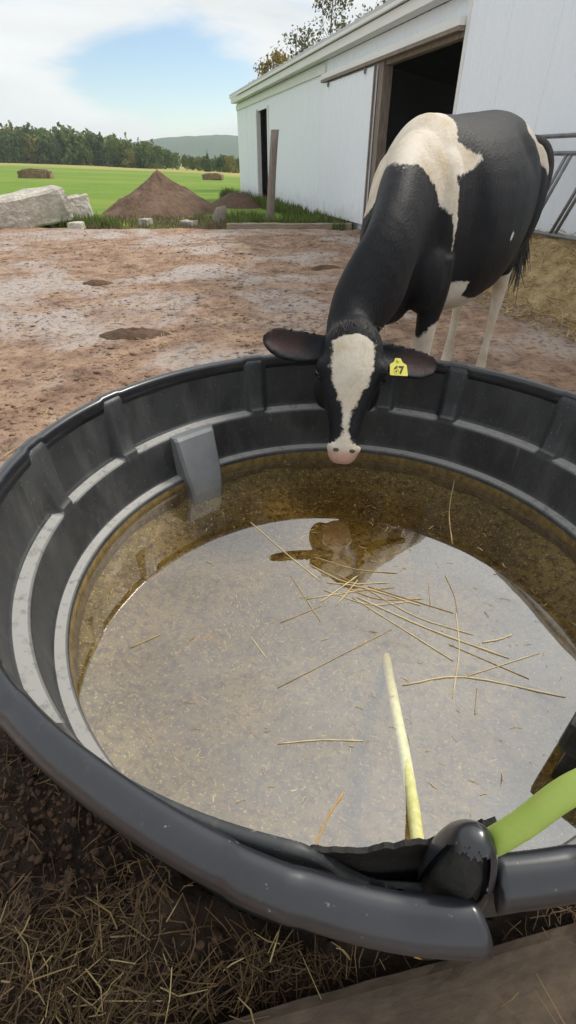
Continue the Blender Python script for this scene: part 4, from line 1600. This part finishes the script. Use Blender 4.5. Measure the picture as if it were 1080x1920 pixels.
# floating stalks, each one a thing
STALKS = [
    ([(-0.124, 1.305), (0.0, 1.14), (0.092, 1.026)], 0.0021, 'straw_pale', 'long straw floating slantwise below the cow, upper left of the tangle'),
    ([(0.008, 1.048), (0.084, 0.876)], 0.0016, 'straw', 'short straw on the left side of the floating tangle'),
    ([(0.087, 0.942), (0.15, 1.0), (0.201, 1.048)], 0.002, 'straw_pale', 'short stout straw crossing the left end of the tangle'),
    ([(0.081, 1.13), (0.2, 1.075), (0.319, 1.059)], 0.0019, 'straw', 'topmost straw of the floating tangle in the dark reflection'),
    ([(0.191, 0.962), (0.36, 0.85), (0.535, 0.758)], 0.0028, 'straw_pale', 'thickest pale straw running from the tangle to lower right'),
    ([(0.177, 0.962), (0.398, 0.75)], 0.002, 'straw_pale', 'long thin straw just left of the thickest one'),
    ([(0.226, 1.004), (0.44, 0.904)], 0.0018, 'straw', 'straw on the upper right of the floating tangle'),
    ([(0.447, 0.904), (0.42, 0.78), (0.368, 0.649)], 0.002, 'straw_pale', 'straw pointing straight at the camera across two others'),
    ([(0.456, 1.048), (0.46, 0.97), (0.451, 0.904)], 0.0016, 'straw', 'thin straw above the one pointing at the camera'),
    ([(0.263, 0.683), (0.41, 0.705), (0.622, 0.652)], 0.0026, 'straw_pale', 'long bent pale straw right of the submerged hose tip'),
    ([(0.41, 0.705), (0.613, 0.773)], 0.0017, 'straw_pale', 'straw forking up to the right from the long bent one'),
    ([(0.486, 0.806), (0.53, 0.815), (0.569, 0.831)], 0.003, 'straw_pale', 'short broad pale straw end at the right of the bright reflection'),
    ([(-0.024, 0.676), (0.267, 0.849)], 0.0013, 'straw', 'faint long straw rising to the right in mid water'),
    ([(-0.022, 0.544), (0.07, 0.552), (0.155, 0.55)], 0.0018, 'straw_pale', 'level straw floating alone left of the submerged hose'),
    ([(0.037, 0.335), (0.07, 0.4), (0.107, 0.449)], 0.0021, 'straw_orange', 'orange straw floating nearest to the front rim'),
    ([(-0.094, 0.823), (-0.052, 0.758)], 0.0015, 'straw_pale', 'tiny pale straw in the middle left of the water'),
    ([(-0.389, 0.789), (-0.325, 0.831)], 0.0018, 'straw', 'short straw floating farthest to the left'),
    ([(0.627, 1.573), (0.552, 1.366), (0.516, 1.194)], 0.0022, 'straw', 'long curved stalk trailing from the far right wall'),
    ([(0.432, 0.676), (0.406, 0.61)], 0.0014, 'straw', 'thin short straw below the long bent pale one'),
    ([(0.643, 1.573), (0.731, 1.366)], 0.0016, 'straw_brown', 'dark thin straw along the far right wall'),
    ([(0.10, 0.99), (0.22, 0.935), (0.33, 0.945)], 0.0017, 'straw_pale', 'straw lying along the lower edge of the tangle'),
    ([(0.12, 1.07), (0.25, 0.97)], 0.0015, 'straw', 'thin straw inside the floating tangle'),
    ([(0.15, 0.98), (0.30, 1.0)], 0.0014, 'straw_orange', 'reddish straw inside the floating tangle'),
    ([(0.06, 1.10), (0.17, 1.02), (0.29, 1.02)], 0.0017, 'straw_pale', 'bowed pale straw along the upper edge of the tangle'),
    ([(0.11, 1.02), (0.21, 1.0), (0.36, 0.93)], 0.0019, 'straw_pale', 'pale straw through the middle of the tangle'),
    ([(0.20, 1.03), (0.13, 0.93)], 0.0015, 'straw_pale', 'short pale straw across the left of the tangle'),
    ([(0.23, 0.985), (0.34, 0.89), (0.47, 0.83)], 0.0018, 'straw_pale', 'straw just above the thickest one'),
    ([(0.17, 0.995), (0.25, 0.955), (0.37, 0.955)], 0.0015, 'straw_orange', 'reddish straw on the right of the tangle'),
    ([(0.05, 0.955), (0.19, 0.985)], 0.0014, 'straw_pale', 'thin pale straw poking left out of the tangle'),
    ([(0.40, 0.80), (0.56, 0.70)], 0.0014, 'straw', 'thin straw under the fork of the bent one'),
    ([(0.40, 1.02), (0.385, 0.93)], 0.0013, 'straw', 'thin upright straw right of the tangle'),
    ([(-0.02, 0.87), (0.09, 0.93)], 0.0012, 'straw', 'faint straw left below the tangle'),
]
for pts, w, mt, lab in STALKS:
    P = spline([(x, y, WZ + 0.0012) for x, y in pts], 9) if len(pts) > 2 else [np.array((pts[0][0] + (pts[1][0] - pts[0][0]) * t, pts[0][1] + (pts[1][1] - pts[0][1]) * t, WZ + 0.0012)) for t in np.linspace(0, 1, 5)]
    c = np.mean(P, axis=0)
    o = MB().tube([p - c for p in P], [w * (0.75 + 0.35 * math.sin(3 * i)) * 0.9 + 0.0002 for i in range(len(P))], 6).build('straw_stalk', M[mt], None, True)
    o.location = c
    tag(o, lab, 'straw', 'straws floating in the tank')


def on_water(rng, n):
    r = 0.71 * np.sqrt(rng.uniform(0, 1, n))
    a = rng.uniform(0, 2 * np.pi, n)
    return np.stack([TC[0] + r * np.cos(a), TC[1] + r * np.sin(a), np.full(n, WZ + 0.0006)], 1)


straw_stuff('floating_chaff', 420, on_water, 0.006, 0.035, 0.0009, M['straw'], 91, 'tiny bits of chaff afloat on the water', 0.0, 0.0)


def in_water(rng, n):
    p = on_water(rng, n)
    p[:, 2] = rng.uniform(0.125, 0.21, n)
    p[:, :2] = TC + (p[:, :2] - TC) * 0.92
    return p


straw_stuff('sunken_chaff', 900, in_water, 0.006, 0.03, 0.0009, M['straw'], 92, 'sunken bits of hay and chaff in the water and on the tank floor', 0.0, 0.2)
# yellow husk under the rim
v, f = [], []
for i in range(9):
    t = i / 8
    for j in range(5):
        s = (j - 2) / 2
        w = 0.011 * math.sin(math.pi * min(1, t * 0.95 + 0.05)) ** 0.7
        v.append((0.05 * t - 0.025, s * w, 0.006 - 0.006 * s * s + 0.003 * math.sin(t * 7)))
        v.append((0.05 * t - 0.025, s * w, 0.003 - 0.006 * s * s + 0.003 * math.sin(t * 7)))
for i in range(8):
    for j in range(4):
        a, b = i * 10 + j * 2, (i + 1) * 10 + j * 2
        f += [(a, b, b + 2, a + 2), (a + 1, a + 3, b + 3, b + 1)]
o = obj('corn_husk', v, f, M['yellow_husk'], smooth=True)
o.location = (0.252, 0.262, 0.055)
o.rotation_euler = (0.2, 0, 0.3)
tag(o, 'small yellow husk on the plank edge under the broken rim', 'husk')


# ------------------------------------------------------------------ the cow
COW_O = Vector((0.80, 2.74, 0.0))
COW_H = Vector((-0.5878, -0.809, 0.0))           # heading
COW_A = math.atan2(COW_H.y, COW_H.x)
COW_M = Matrix.Translation(COW_O) @ Matrix.Rotation(COW_A, 4, 'Z')
COW_I = COW_M.inverted()


def cl(x, y, z):
    """world point to the cow's own frame (x forward, y to its left)"""
    return COW_I @ Vector((x, y, z))


KB = 0.865


def zb(z):
    return 1.23 + (z - 1.23) * KB if z > 0.55 else z * (1.23 - 0.68 * KB) / 0.55


def bs(p):
    """trunk and leg sizes were taken for a larger animal: bring them to this one"""
    return Vector((p[0] * KB, p[1] * KB, zb(p[2])))


def sec_ring(c, ax_w, ax_h, hw, hu, hd, n=28, p=2.3):
    """rounded section: half width hw, height hu above and hd below the centre"""
    out = []
    for k in range(n):
        a = 2 * math.pi * k / n
        ca, sa = math.cos(a), math.sin(a)
        u = math.copysign(abs(ca) ** (2 / p), ca) * hw
        w = math.copysign(abs(sa) ** (2 / p), sa) * (hu if sa > 0 else hd)
        out.append(c + ax_w * u + ax_h * w)
    return out


def smooth_loft(keys, n):
    """keys: rows of numbers, interpolated by Catmull-Rom"""
    return spline(keys, n)


POLL = Vector((0.222, 1.69, 0.757))
NOSE = Vector((0.182, 1.45, 0.402))
HAX = (NOSE - POLL).normalized()
HLEN = (NOSE - POLL).length
HRT = Vector((1, 0, 0))
HRT = (HRT - HAX * HRT.dot(HAX)).normalized()    # picture right = the cow's left
HFR = HRT.cross(HAX).normalized()                # out of the face
if HFR.y > 0: HFR = -HFR


def make_cow():
    X, Y, Z = Vector((1, 0, 0)), Vector((0, 1, 0)), Vector((0, 0, 1))
    parts = MB()
    # trunk: x, top, bottom, half width, squareness
    keys = [(-0.93, 1.31, 1.06, 0.06), (-0.88, 1.37, 0.98, 0.13), (-0.76, 1.42, 0.86, 0.215), (-0.58, 1.445, 0.70, 0.275), (-0.36, 1.452, 0.605, 0.318), (-0.12, 1.435, 0.545, 0.355),
            (0.12, 1.412, 0.52, 0.358), (0.32, 1.40, 0.54, 0.318), (0.48, 1.40, 0.575, 0.24), (0.60, 1.385, 0.60, 0.205), (0.72, 1.30, 0.63, 0.17), (0.84, 1.17, 0.68, 0.13), (0.92, 1.05, 0.76, 0.08)]
    rings = []
    for (x, t, b, w) in smooth_loft(keys, 46):
        c = (t + b) / 2 - 0.03
        # the ridge of the back is narrower than the belly
        ring = []
        for k in range(36):
            a = 2 * math.pi * k / 36
            ca, sa = math.cos(a), math.sin(a)
            hh = (t - c) if sa > 0 else (c - b)
            z = math.copysign(abs(sa) ** 0.92, sa) * hh
            up = max(0.0, sa)
            wd = w * (1 - 0.16 * up ** 2.0) * (1.0 + 0.05 * max(0.0, -sa))
            y = math.copysign(abs(ca) ** 0.88, ca) * wd
            ring.append(bs((x, y, c + z)))
        rings.append(ring)
    parts.loft(rings)
    # hook and pin bones, shoulder blades, brisket

    def blob(c, r, rz=0.0, own=True):
        if own:
            c = bs(c)
            r = tuple(KB * q for q in r)
        n, m = 10, 14
        v = [(c[0], c[1], c[2] + r[2])]
        for i in range(1, n):
            a = math.pi * i / n
            for j in range(m):
                b = 2 * math.pi * j / m
                px, py = r[0] * math.sin(a) * math.cos(b), r[1] * math.sin(a) * math.sin(b)
                v.append((c[0] + px * math.cos(rz) - py * math.sin(rz), c[1] + px * math.sin(rz) + py * math.cos(rz), c[2] + r[2] * math.cos(a)))
        v.append((c[0], c[1], c[2] - r[2]))
        f = [(0, 1 + j, 1 + (j + 1) % m) for j in range(m)]
        for i in range(n - 2):
            for j in range(m):
                f.append((1 + i * m + j, 1 + (i + 1) * m + j, 1 + (i + 1) * m + (j + 1) % m, 1 + i * m + (j + 1) % m))
        L = len(v) - 1
        f += [(L, 1 + (n - 2) * m + (j + 1) % m, 1 + (n - 2) * m + j) for j in range(m)]
        parts.add(v, f)
    for s in (-1, 1):
        blob((-0.84, 0.09 * s, 1.24), (0.07, 0.06, 0.06))             # pins
        blob((-0.70, 0.165 * s, 1.02), (0.24, 0.125, 0.30))           # thigh
        blob((0.56, 0.14 * s, 1.0), (0.14, 0.085, 0.27))              # shoulder
        blob((0.62, 0.13 * s, 0.78), (0.14, 0.10, 0.18))              # upper arm
    blob((0.72, 0.0, 0.68), (0.16, 0.10, 0.13))                       # brisket
    blob((-0.42, 0.0, 0.66), (0.26, 0.15, 0.17))                      # udder region
    blob((-0.80, 0, 1.335), (0.14, 0.05, 0.04))                       # tail head
    # neck, from inside the shoulders down to the poll
    p0, p1, p2, p3 = Vector((0.42, 0.0, 1.10)), Vector((0.68, 0.045, 1.06)), Vector((0.93, 0.115, 0.94)), cl(POLL.x, POLL.y + 0.10, POLL.z + 0.0)
    pN = cl(POLL.x - 0.003, POLL.y - 0.01, POLL.z - 0.065)
    nk = [(*p0, 0.165, 0.26), (*p1, 0.108, 0.24), (*p2, 0.088, 0.172), (*p3, 0.082, 0.122), (*pN, 0.085, 0.10)]
    rows = smooth_loft(nk, 26)
    rings = []
    for i, r in enumerate(rows):
        c = Vector(r[:3])
        a = Vector(rows[min(i + 1, 25)][:3]) - Vector(rows[max(i - 1, 0)][:3])
        a.normalize()
        wv = Z.cross(a).normalized()
        hv = a.cross(wv).normalized()
        rings.append(sec_ring(c, wv, hv, r[3], r[4] * 0.95, r[4] * 1.05, 28, 2.0))
    parts.loft(rings)
    # head, hanging straight down into the tank
    hk = [(-0.06, 0.045, 0.05, 0.05), (0.0, 0.085, 0.075, 0.075), (0.10, 0.106, 0.085, 0.10), (0.22, 0.112, 0.088, 0.115), (0.34, 0.115, 0.085, 0.125), (0.44, 0.102, 0.076, 0.125), (0.56, 0.082, 0.066, 0.112),
          (0.70, 0.060, 0.056, 0.09), (0.82, 0.051, 0.050, 0.072), (0.91, 0.054, 0.046, 0.06), (0.97, 0.049, 0.039, 0.048), (1.02, 0.03, 0.02, 0.028)]
    rings = []
    axw, axh = (COW_I.to_3x3() @ HRT), (COW_I.to_3x3() @ HFR)
    for r in smooth_loft(hk, 34):
        w = POLL + HAX * (HLEN * r[0])
        rings.append(sec_ring(cl(*w), axw, axh, r[1] * 0.93, r[2], r[3], 28, 2.35))
    parts.loft(rings)

    def hb(t, s, d, r):
        w = POLL + HAX * (HLEN * t) + HRT * s + HFR * d
        blob(cl(*w), r, 0.0, False)
    for s in (-1, 1):
        hb(0.30, 0.09 * s, 0.035, (0.032, 0.032, 0.036))             # brow over the eye
        hb(0.42, 0.070 * s, -0.06, (0.05, 0.05, 0.075))               # cheek
        hb(0.90, 0.038 * s, 0.022, (0.02, 0.02, 0.02))             # nostril wings
    hb(-0.01, 0.0, 0.02, (0.055, 0.055, 0.045))                       # poll tuft

    # ears: leaf shaped, cupped, held out sideways
    def ear(s, tip, root, roll):
        a = (tip - root)
        L = a.length
        a.normalize()
        fr = (HFR + Vector((0, 0, 0.25))).normalized()
        fr = (fr - a * fr.dot(a)).normalized()
        up = a.cross(fr).normalized()
        if up.z < 0: up = -up
        rings = []
        for t in np.linspace(0, 1, 14):
            hw = 0.055 * (0.42 + 0.58 * math.sin(math.pi * min(1, 0.12 + 0.72 * t))) * (1 if t < 0.75 else math.sqrt(max(0.02, 1 - ((t - 0.75) / 0.26) ** 2)))
            c = root + a * (L * t) + Vector((0, 0, -0.012 * math.sin(math.pi * t)))
            th = 0.0125 * (1 - 0.25 * t)
            ring = []
            for q in np.linspace(-1, 1, 7):
                ring.append(cl(*(c + up * hw * q + fr * (0.030 * q * q * (1 - 0.5 * t) + th))))
            for q in np.linspace(1, -1, 7):
                ring.append(cl(*(c + up * hw * q * 1.03 + fr * (0.030 * q * q * (1 - 0.5 * t) - th))))
            rings.append(ring)
        parts.loft(rings)
        return root, a, L, up, fr
    earR = ear(-1, Vector((-0.085, 1.69, 0.735)), Vector((0.145, 1.685, 0.70)), 0)
    earL = ear(1, Vector((0.525, 1.70, 0.635)), Vector((0.295, 1.685, 0.685)), 0)

    # legs: rows of x, y, z, radius along x, radius along y
    def leg(rows, n=22):
        rr = smooth_loft(rows, n)
        rings = []
        for r in rr:
            rings.append([bs((r[0] + r[3] * math.cos(a), r[1] + r[4] * math.sin(a), r[2])) for a in np.linspace(0, 2 * math.pi, 17)[:-1]])
        parts.loft(rings)
    for s, dx in ((1, 0.0), (-1, 0.05)):
        leg([(0.58 + dx, 0.15 * s, 0.86, 0.12, 0.085), (0.56 + dx, 0.155 * s, 0.70, 0.088, 0.07), (0.57 + dx, 0.15 * s, 0.54, 0.058, 0.052), (0.585 + dx, 0.15 * s, 0.43, 0.050, 0.050), (0.58 + dx, 0.15 * s, 0.35, 0.036, 0.036),
             (0.58 + dx, 0.15 * s, 0.20, 0.030, 0.030), (0.585 + dx, 0.15 * s, 0.125, 0.042, 0.040), (0.60 + dx, 0.15 * s, 0.075, 0.042, 0.042), (0.62 + dx, 0.15 * s, 0.03, 0.058, 0.052)])
    for s, dx in ((1, 0.09), (-1, -0.02)):
        leg([(-0.66 + dx, 0.15 * s, 0.98, 0.20, 0.10), (-0.62 + dx, 0.165 * s, 0.80, 0.145, 0.085), (-0.68 + dx, 0.16 * s, 0.66, 0.085, 0.062), (-0.76 + dx, 0.155 * s, 0.55, 0.058, 0.048), (-0.80 + dx, 0.15 * s, 0.47, 0.052, 0.042),
             (-0.79 + dx, 0.15 * s, 0.38, 0.036, 0.034), (-0.775 + dx, 0.15 * s, 0.22, 0.031, 0.031), (-0.765 + dx, 0.15 * s, 0.125, 0.042, 0.040), (-0.745 + dx, 0.15 * s, 0.075, 0.042, 0.042), (-0.725 + dx, 0.15 * s, 0.03, 0.058, 0.052)])
    # tail with its switch is a child; weld the rest into one skin
    tmp = bpy.data.objects.new('tmp', mesh('tmp', parts.v, parts.f))
    COL.objects.link(tmp)
    rm = tmp.modifiers.new('r', 'REMESH')
    rm.mode = 'VOXEL'
    rm.voxel_size = 0.0095
    sm = tmp.modifiers.new('s', 'SMOOTH')
    sm.factor = 0.5
    sm.iterations = 5
    dg = bpy.context.evaluated_depsgraph_get()
    me = bpy.data.meshes.new_from_object(tmp.evaluated_get(dg))
    bpy.data.objects.remove(tmp)
    me.name = 'body'
    n = len(me.vertices)
    co = np.empty(n * 3)
    me.vertices.foreach_get('co', co)
    P = co.reshape(-1, 3)
    # soft muscle relief and folds
    nm = np.empty(n * 3)
    me.vertices.foreach_get('normal', nm)
    nm = nm.reshape(-1, 3)
    rel = 0.007 * fbm(P[:, 0] * 5, P[:, 1] * 5, P[:, 2] * 4, oct=3, seed=2)
    rel -= 0.022 * np.exp(-((P[:, 0] + 0.22) / 0.09) ** 2 - ((P[:, 2] - 1.255) / 0.07) ** 2)      # hollow before the hip
    rel -= 0.012 * np.exp(-((P[:, 0] - 0.36) / 0.05) ** 2) * sstep(0.7, 0.85, P[:, 2]) * sstep(1.3, 1.1, P[:, 2])      # behind the shoulder
    P = P + nm * rel[:, None]
    me.vertices.foreach_set('co', P.ravel())
    # ---- coat pattern, in the cow's own frame
    W = np.array(COW_M)
    Pw = P @ W[:3, :3].T + W[:3, 3]
    q = Pw - np.array(POLL)
    ht = q @ np.array(HAX) / HLEN
    hs = q @ np.array(HRT)
    hd = q @ np.array(HFR)
    x, y, z = P[:, 0], P[:, 1], P[:, 2]
    white = np.full(n, -0.3)
    is_head = (ht > -0.12) & (hd > -0.16) & (np.abs(hs) < 0.4) & (x > 1.0)

    def poly_sd(px, py, poly):
        poly = np.array(poly, float)
        d = np.full(len(px), 1e9)
        ins = np.zeros(len(px), bool)
        for i in range(len(poly)):
            a, b = poly[i], poly[(i + 1) % len(poly)]
            e = b - a
            t = np.clip(((px - a[0]) * e[0] + (py - a[1]) * e[1]) / (e @ e), 0, 1)
            d = np.minimum(d, np.hypot(px - a[0] - t * e[0], py - a[1] - t * e[1]))
            c = ((a[1] > py) != (b[1] > py)) & (px < (b[0] - a[0]) * (py - a[1]) / (b[1] - a[1] + 1e-12) + a[0])
            ins ^= c
        return np.where(ins, d, -d)
    body = ~is_head
    for poly, side in COW_PATCHES:
        sd = poly_sd(x, z, poly)
        ok = body & ((y > -0.02) if side > 0 else np.ones(n, bool))
        if side == 0:
            sd = np.where(y < 0.02, np.maximum(sd, poly_sd(x, z + 0.14 * sstep(0.03, -0.06, y), poly)), sd)
        white = np.where(ok, np.maximum(white, sd), white)
    # far side: the shoulder saddle runs over the withers
    # belly and lower legs
    xo, zo = x / KB, np.where(z > 0.6316, 1.23 + (z - 1.23) / KB, z * 0.55 / 0.6316)
    belly = 0.60 + 0.05 * np.sin(xo * 7) + 0.03 * np.sin(xo * 17 + 1)
    wb = (belly - zo) * sstep(0.52, 0.36, xo) + (-0.3) * (1 - sstep(0.52, 0.36, xo))
    white = np.where(body & (xo < 0.55), np.maximum(white, wb), white)
    fl = (0.54 + 0.03 * np.sin(y * 40) - zo)
    white = np.where(body & (xo > 0.40) & (xo < 0.8), np.maximum(white, fl), white)
    back_of_arm = np.minimum(0.73 - zo, 0.50 - xo)
    white = np.where(body & (xo > 0.36) & (xo < 0.56) & (zo < 0.75), np.maximum(white, back_of_arm), white)
    hl = 0.66 + 0.05 * np.sin(xo * 15) - zo
    white = np.where(body & (xo < -0.5), np.maximum(white, hl), white)
    # blaze on the face
    half = np.interp(ht, [-0.1, 0.03, 0.07, 0.12, 0.3, 0.42, 0.52, 0.62, 0.72, 0.80, 0.85, 0.9, 1.1], [-0.2, -0.05, 0.02, 0.066, 0.069, 0.06, 0.036, 0.018, 0.008, 0.01, 0.024, 0.05, 0.05])
    notch = 0.03 * np.exp(-((hs + 0.012) / 0.016) ** 2) * sstep(0.16, 0.03, ht)
    bl = np.where(hd > -0.01, half - np.abs(hs + 0.004) - notch, -0.3)
    bl = np.where(ht > 0.885, 0.06 - np.maximum(0, -hd - 0.06), bl)
    white = np.where(is_head & (np.abs(hs) < 0.14), np.maximum(-0.3, bl), white)
    at = me.attributes.new('white', 'FLOAT', 'POINT')
    at.data.foreach_set('value', white.astype(np.float32))
    pink = sstep(0.915, 0.95, ht) * sstep(0.055, 0.045, np.abs(hs)) * is_head * 0.9
    at = me.attributes.new('pink', 'FLOAT', 'POINT')
    at.data.foreach_set('value', pink.astype(np.float32))
    ei = np.zeros(n)
    for root, a, L, up, fr in (earR, earL):
        dq = Pw - np.array(root)
        ta = dq @ np.array(a) / L
        tu = dq @ np.array(up)
        tf = dq @ np.array(fr)
        nw = nm @ W[:3, :3].T
        ei = np.maximum(ei, sstep(0.3, 0.5, ta) * sstep(1.0, 0.9, ta) * sstep(0.042, 0.028, np.abs(tu)) * (nw @ np.array(fr) > 0.3) * (np.abs(tf) < 0.06) * (ta < 1.05))
    at = me.attributes.new('earin', 'FLOAT', 'POINT')
    at.data.foreach_set('value', ei.astype(np.float32))
    me.materials.clear()
    me.materials.append(M['cow_coat'])
    me.polygons.foreach_set('use_smooth', [True] * len(me.polygons))
    cow = empty('cow', COW_O, COW_A)
    tag(cow, 'black and white dairy cow drinking, head lowered over the far rim of the tank', 'cow')
    link('body', me, cow)
    # eyes
    for s in (-1, 1):
        w = POLL + HAX * (HLEN * 0.345) + HRT * (0.101 * s) + HFR * 0.02
        mb = MB()
        c = cl(*w)
        rings = []
        for i in range(9):
            a = math.pi * i / 8
            rings.append([c + Vector((0.0185 * math.sin(a) * math.cos(b), 0.0185 * math.sin(a) * math.sin(b), 0.0185 * math.cos(a))) for b in np.linspace(0, 2 * math.pi, 15)[:-1]])
        mb.loft(rings, False)
        mb.build('eye', M['eye'], cow, True)
    # tuft of black hair on the poll
    rng = np.random.default_rng(33)
    nf = 420
    P0 = np.array([tuple(cl(*(POLL + HAX * (HLEN * rng.uniform(-0.05, 0.06)) + HRT * rng.normal() * 0.028 + HFR * rng.uniform(0.055, 0.07)))) for _ in range(nf)])
    dd = np.array([tuple(COW_I.to_3x3() @ (HAX * rng.uniform(0.015, 0.04) + HRT * rng.normal() * 0.011 + HFR * rng.uniform(0.0, 0.02))) for _ in range(nf)])
    V, F = prisms(P0, P0 + dd, 0.0009)
    tag(obj('forelock', V, F, M['tail_hair'], cow), kind='stuff')
    # nostrils
    for s in (-1, 1):
        w = POLL + HAX * (HLEN * 0.925) + HRT * (0.027 * s) + HFR * 0.0405
        c = cl(*w)
        mb = MB()
        mb.loft([[c + axw * (0.010 * k * math.cos(b)) + (COW_I.to_3x3() @ HAX) * (0.006 * k * math.sin(b)) + axh * d for b in np.linspace(0, 2 * math.pi, 11)[:-1]] for k, d in ((1.0, -0.004), (1.0, 0.0035), (0.5, 0.004))])
        mb.build('nostril', M['hoof'], cow, True)
    # hooves
    for (hx, hy) in [(KB * a_, KB * b_) for a_, b_ in ((0.64, 0.15), (0.69, -0.15), (-0.615, 0.15), (-0.725, -0.15))]:
        mb = MB()
        for d in (-0.027, 0.027):
            mb.loft([[Vector((hx + ox + rx * math.cos(b), hy + d + 0.026 * k * math.sin(b), z)) for b in np.linspace(0, 2 * math.pi, 13)[:-1]] for z, rx, ox, k in ((0.0, 0.068, 0.012, 1.0), (0.03, 0.062, 0.006, 1.0), (0.075, 0.046, -0.008, 0.85))])
        mb.build('hoof', M['hoof'], cow, True)
    # tail
    tp = spline([(-0.58, 0.0, 1.31), (-0.71, 0.0, 1.318), (-0.81, 0.05, 1.325), (-0.87, 0.13, 1.295), (-0.895, 0.175, 1.20), (-0.90, 0.175, 1.05), (-0.88, 0.15, 0.92), (-0.86, 0.13, 0.82)], 34)
    MB().tube(tp, [0.027 - 0.011 * i / 33 for i in range(34)], 10).build('tail', M['tail_hair'], cow, True)
    rng = np.random.default_rng(3)
    P0 = np.tile([-0.868, 0.135, 0.87], (260, 1)) + rng.normal(size=(260, 3)) * np.array([0.012, 0.012, 0.06])
    P1 = P0 + np.stack([rng.normal(size=260) * 0.03, rng.normal(size=260) * 0.03, -rng.uniform(0.08, 0.24, 260)], 1)
    V, F = prisms(P0, P1, 0.0025)
    tag(obj('tail_switch', V, F, M['tail_hair'], cow), kind='stuff')
    # yellow tag in the left ear, lettered
    root, a, L, up, fr = earL
    c = root + a * (L * 0.30) - up * 0.022 + fr * 0.045
    side = Vector((1, 0, 0.03))
    side = (side - fr * side.dot(fr)).normalized()
    tilt = side.cross(fr).normalized()
    if tilt.z > 0: tilt = -tilt
    prof = [(0.87 * a_, 0.87 * b_) for a_, b_ in ((-0.035, 0.066), (0.035, 0.066), (0.037, 0.062), (0.034, 0.022), (0.018, 0.012), (0.011, -0.004), (-0.011, -0.004), (-0.018, 0.012), (-0.034, 0.022), (-0.037, 0.062))]
    ring0 = [cl(*(c + side * u + tilt * w - fr * 0.0015)) for u, w in prof]
    ring1 = [cl(*(c + side * u + tilt * w + fr * 0.0015)) for u, w in prof]
    tg = MB().loft([ring0, ring1]).build('ear_tag', M['tag_yellow'], cow)
    cu = bpy.data.curves.new('digits', 'FONT')
    cu.body = '67'
    cu.size = 0.036
    cu.align_x = 'CENTER'
    cu.extrude = 0.0006
    cu.offset = 0.0012
    to = bpy.data.objects.new('t', cu)
    COL.objects.link(to)
    dg = bpy.context.evaluated_depsgraph_get()
    tm = bpy.data.meshes.new_from_object(to.evaluated_get(dg))
    bpy.data.objects.remove(to)
    cw = c + tilt * 0.05 + fr * 0.0024
    for vv in tm.vertices:
        vv.co = cl(*(cw + side * vv.co.x - tilt * vv.co.y + fr * vv.co.z))
    tm.materials.clear()
    tm.materials.append(M['tag_ink'])
    d = link('digits', tm, tg)
    # the stud that holds it
    MB().tube([cl(*(c + tilt * 0.004 - fr * 0.03)), cl(*(c + tilt * 0.004 + fr * 0.005))], 0.006, 8).build('stud', M['tag_yellow'], tg)
    return cow


# white patches as seen from the cow's left: (outline in x forward / z up, side); side 0 wraps over the back
COW_PATCHES = [
    ([(0.36, 1.45), (0.40, 1.34), (0.45, 1.285), (0.31, 1.235), (0.40, 1.20), (0.52, 1.18), (0.505, 1.06), (0.478, 0.93), (0.545, 1.06), (0.60, 1.09), (0.65, 1.15), (0.775, 1.215), (0.84, 1.218), (0.905, 1.20), (0.965, 1.165), (1.02, 1.22), (0.8, 1.5)], 0),
    ([(-0.32, 1.34), (-0.40, 1.38), (-0.68, 1.36), (-0.74, 1.2), (-0.62, 1.17), (-0.47, 1.235)], 1),
    ([(0.085, 0.965), (0.10, 0.975), (0.118, 0.95), (0.108, 0.938)], 1),
]
make_cow()


# ------------------------------------------------------------------ air
def make_haze():
    o = MB().box((-1750, -40, -14), (1750, 1900, 75)).build('haze')
    k = NT('haze')
    pv = k.n('ShaderNodeVolumePrincipled')
    pv.inputs['Color'].default_value = (0.78, 0.87, 1.0, 1)
    pv.inputs['Density'].default_value = 0.00032
    pv.inputs['Anisotropy'].default_value = 0.2
    k.l(pv.outputs[0], k.out.inputs['Volume'])
    o.data.materials.append(k.m)
    tag(o, kind='stuff', label='thin blue haze over the far hills', cat='haze')


make_haze()
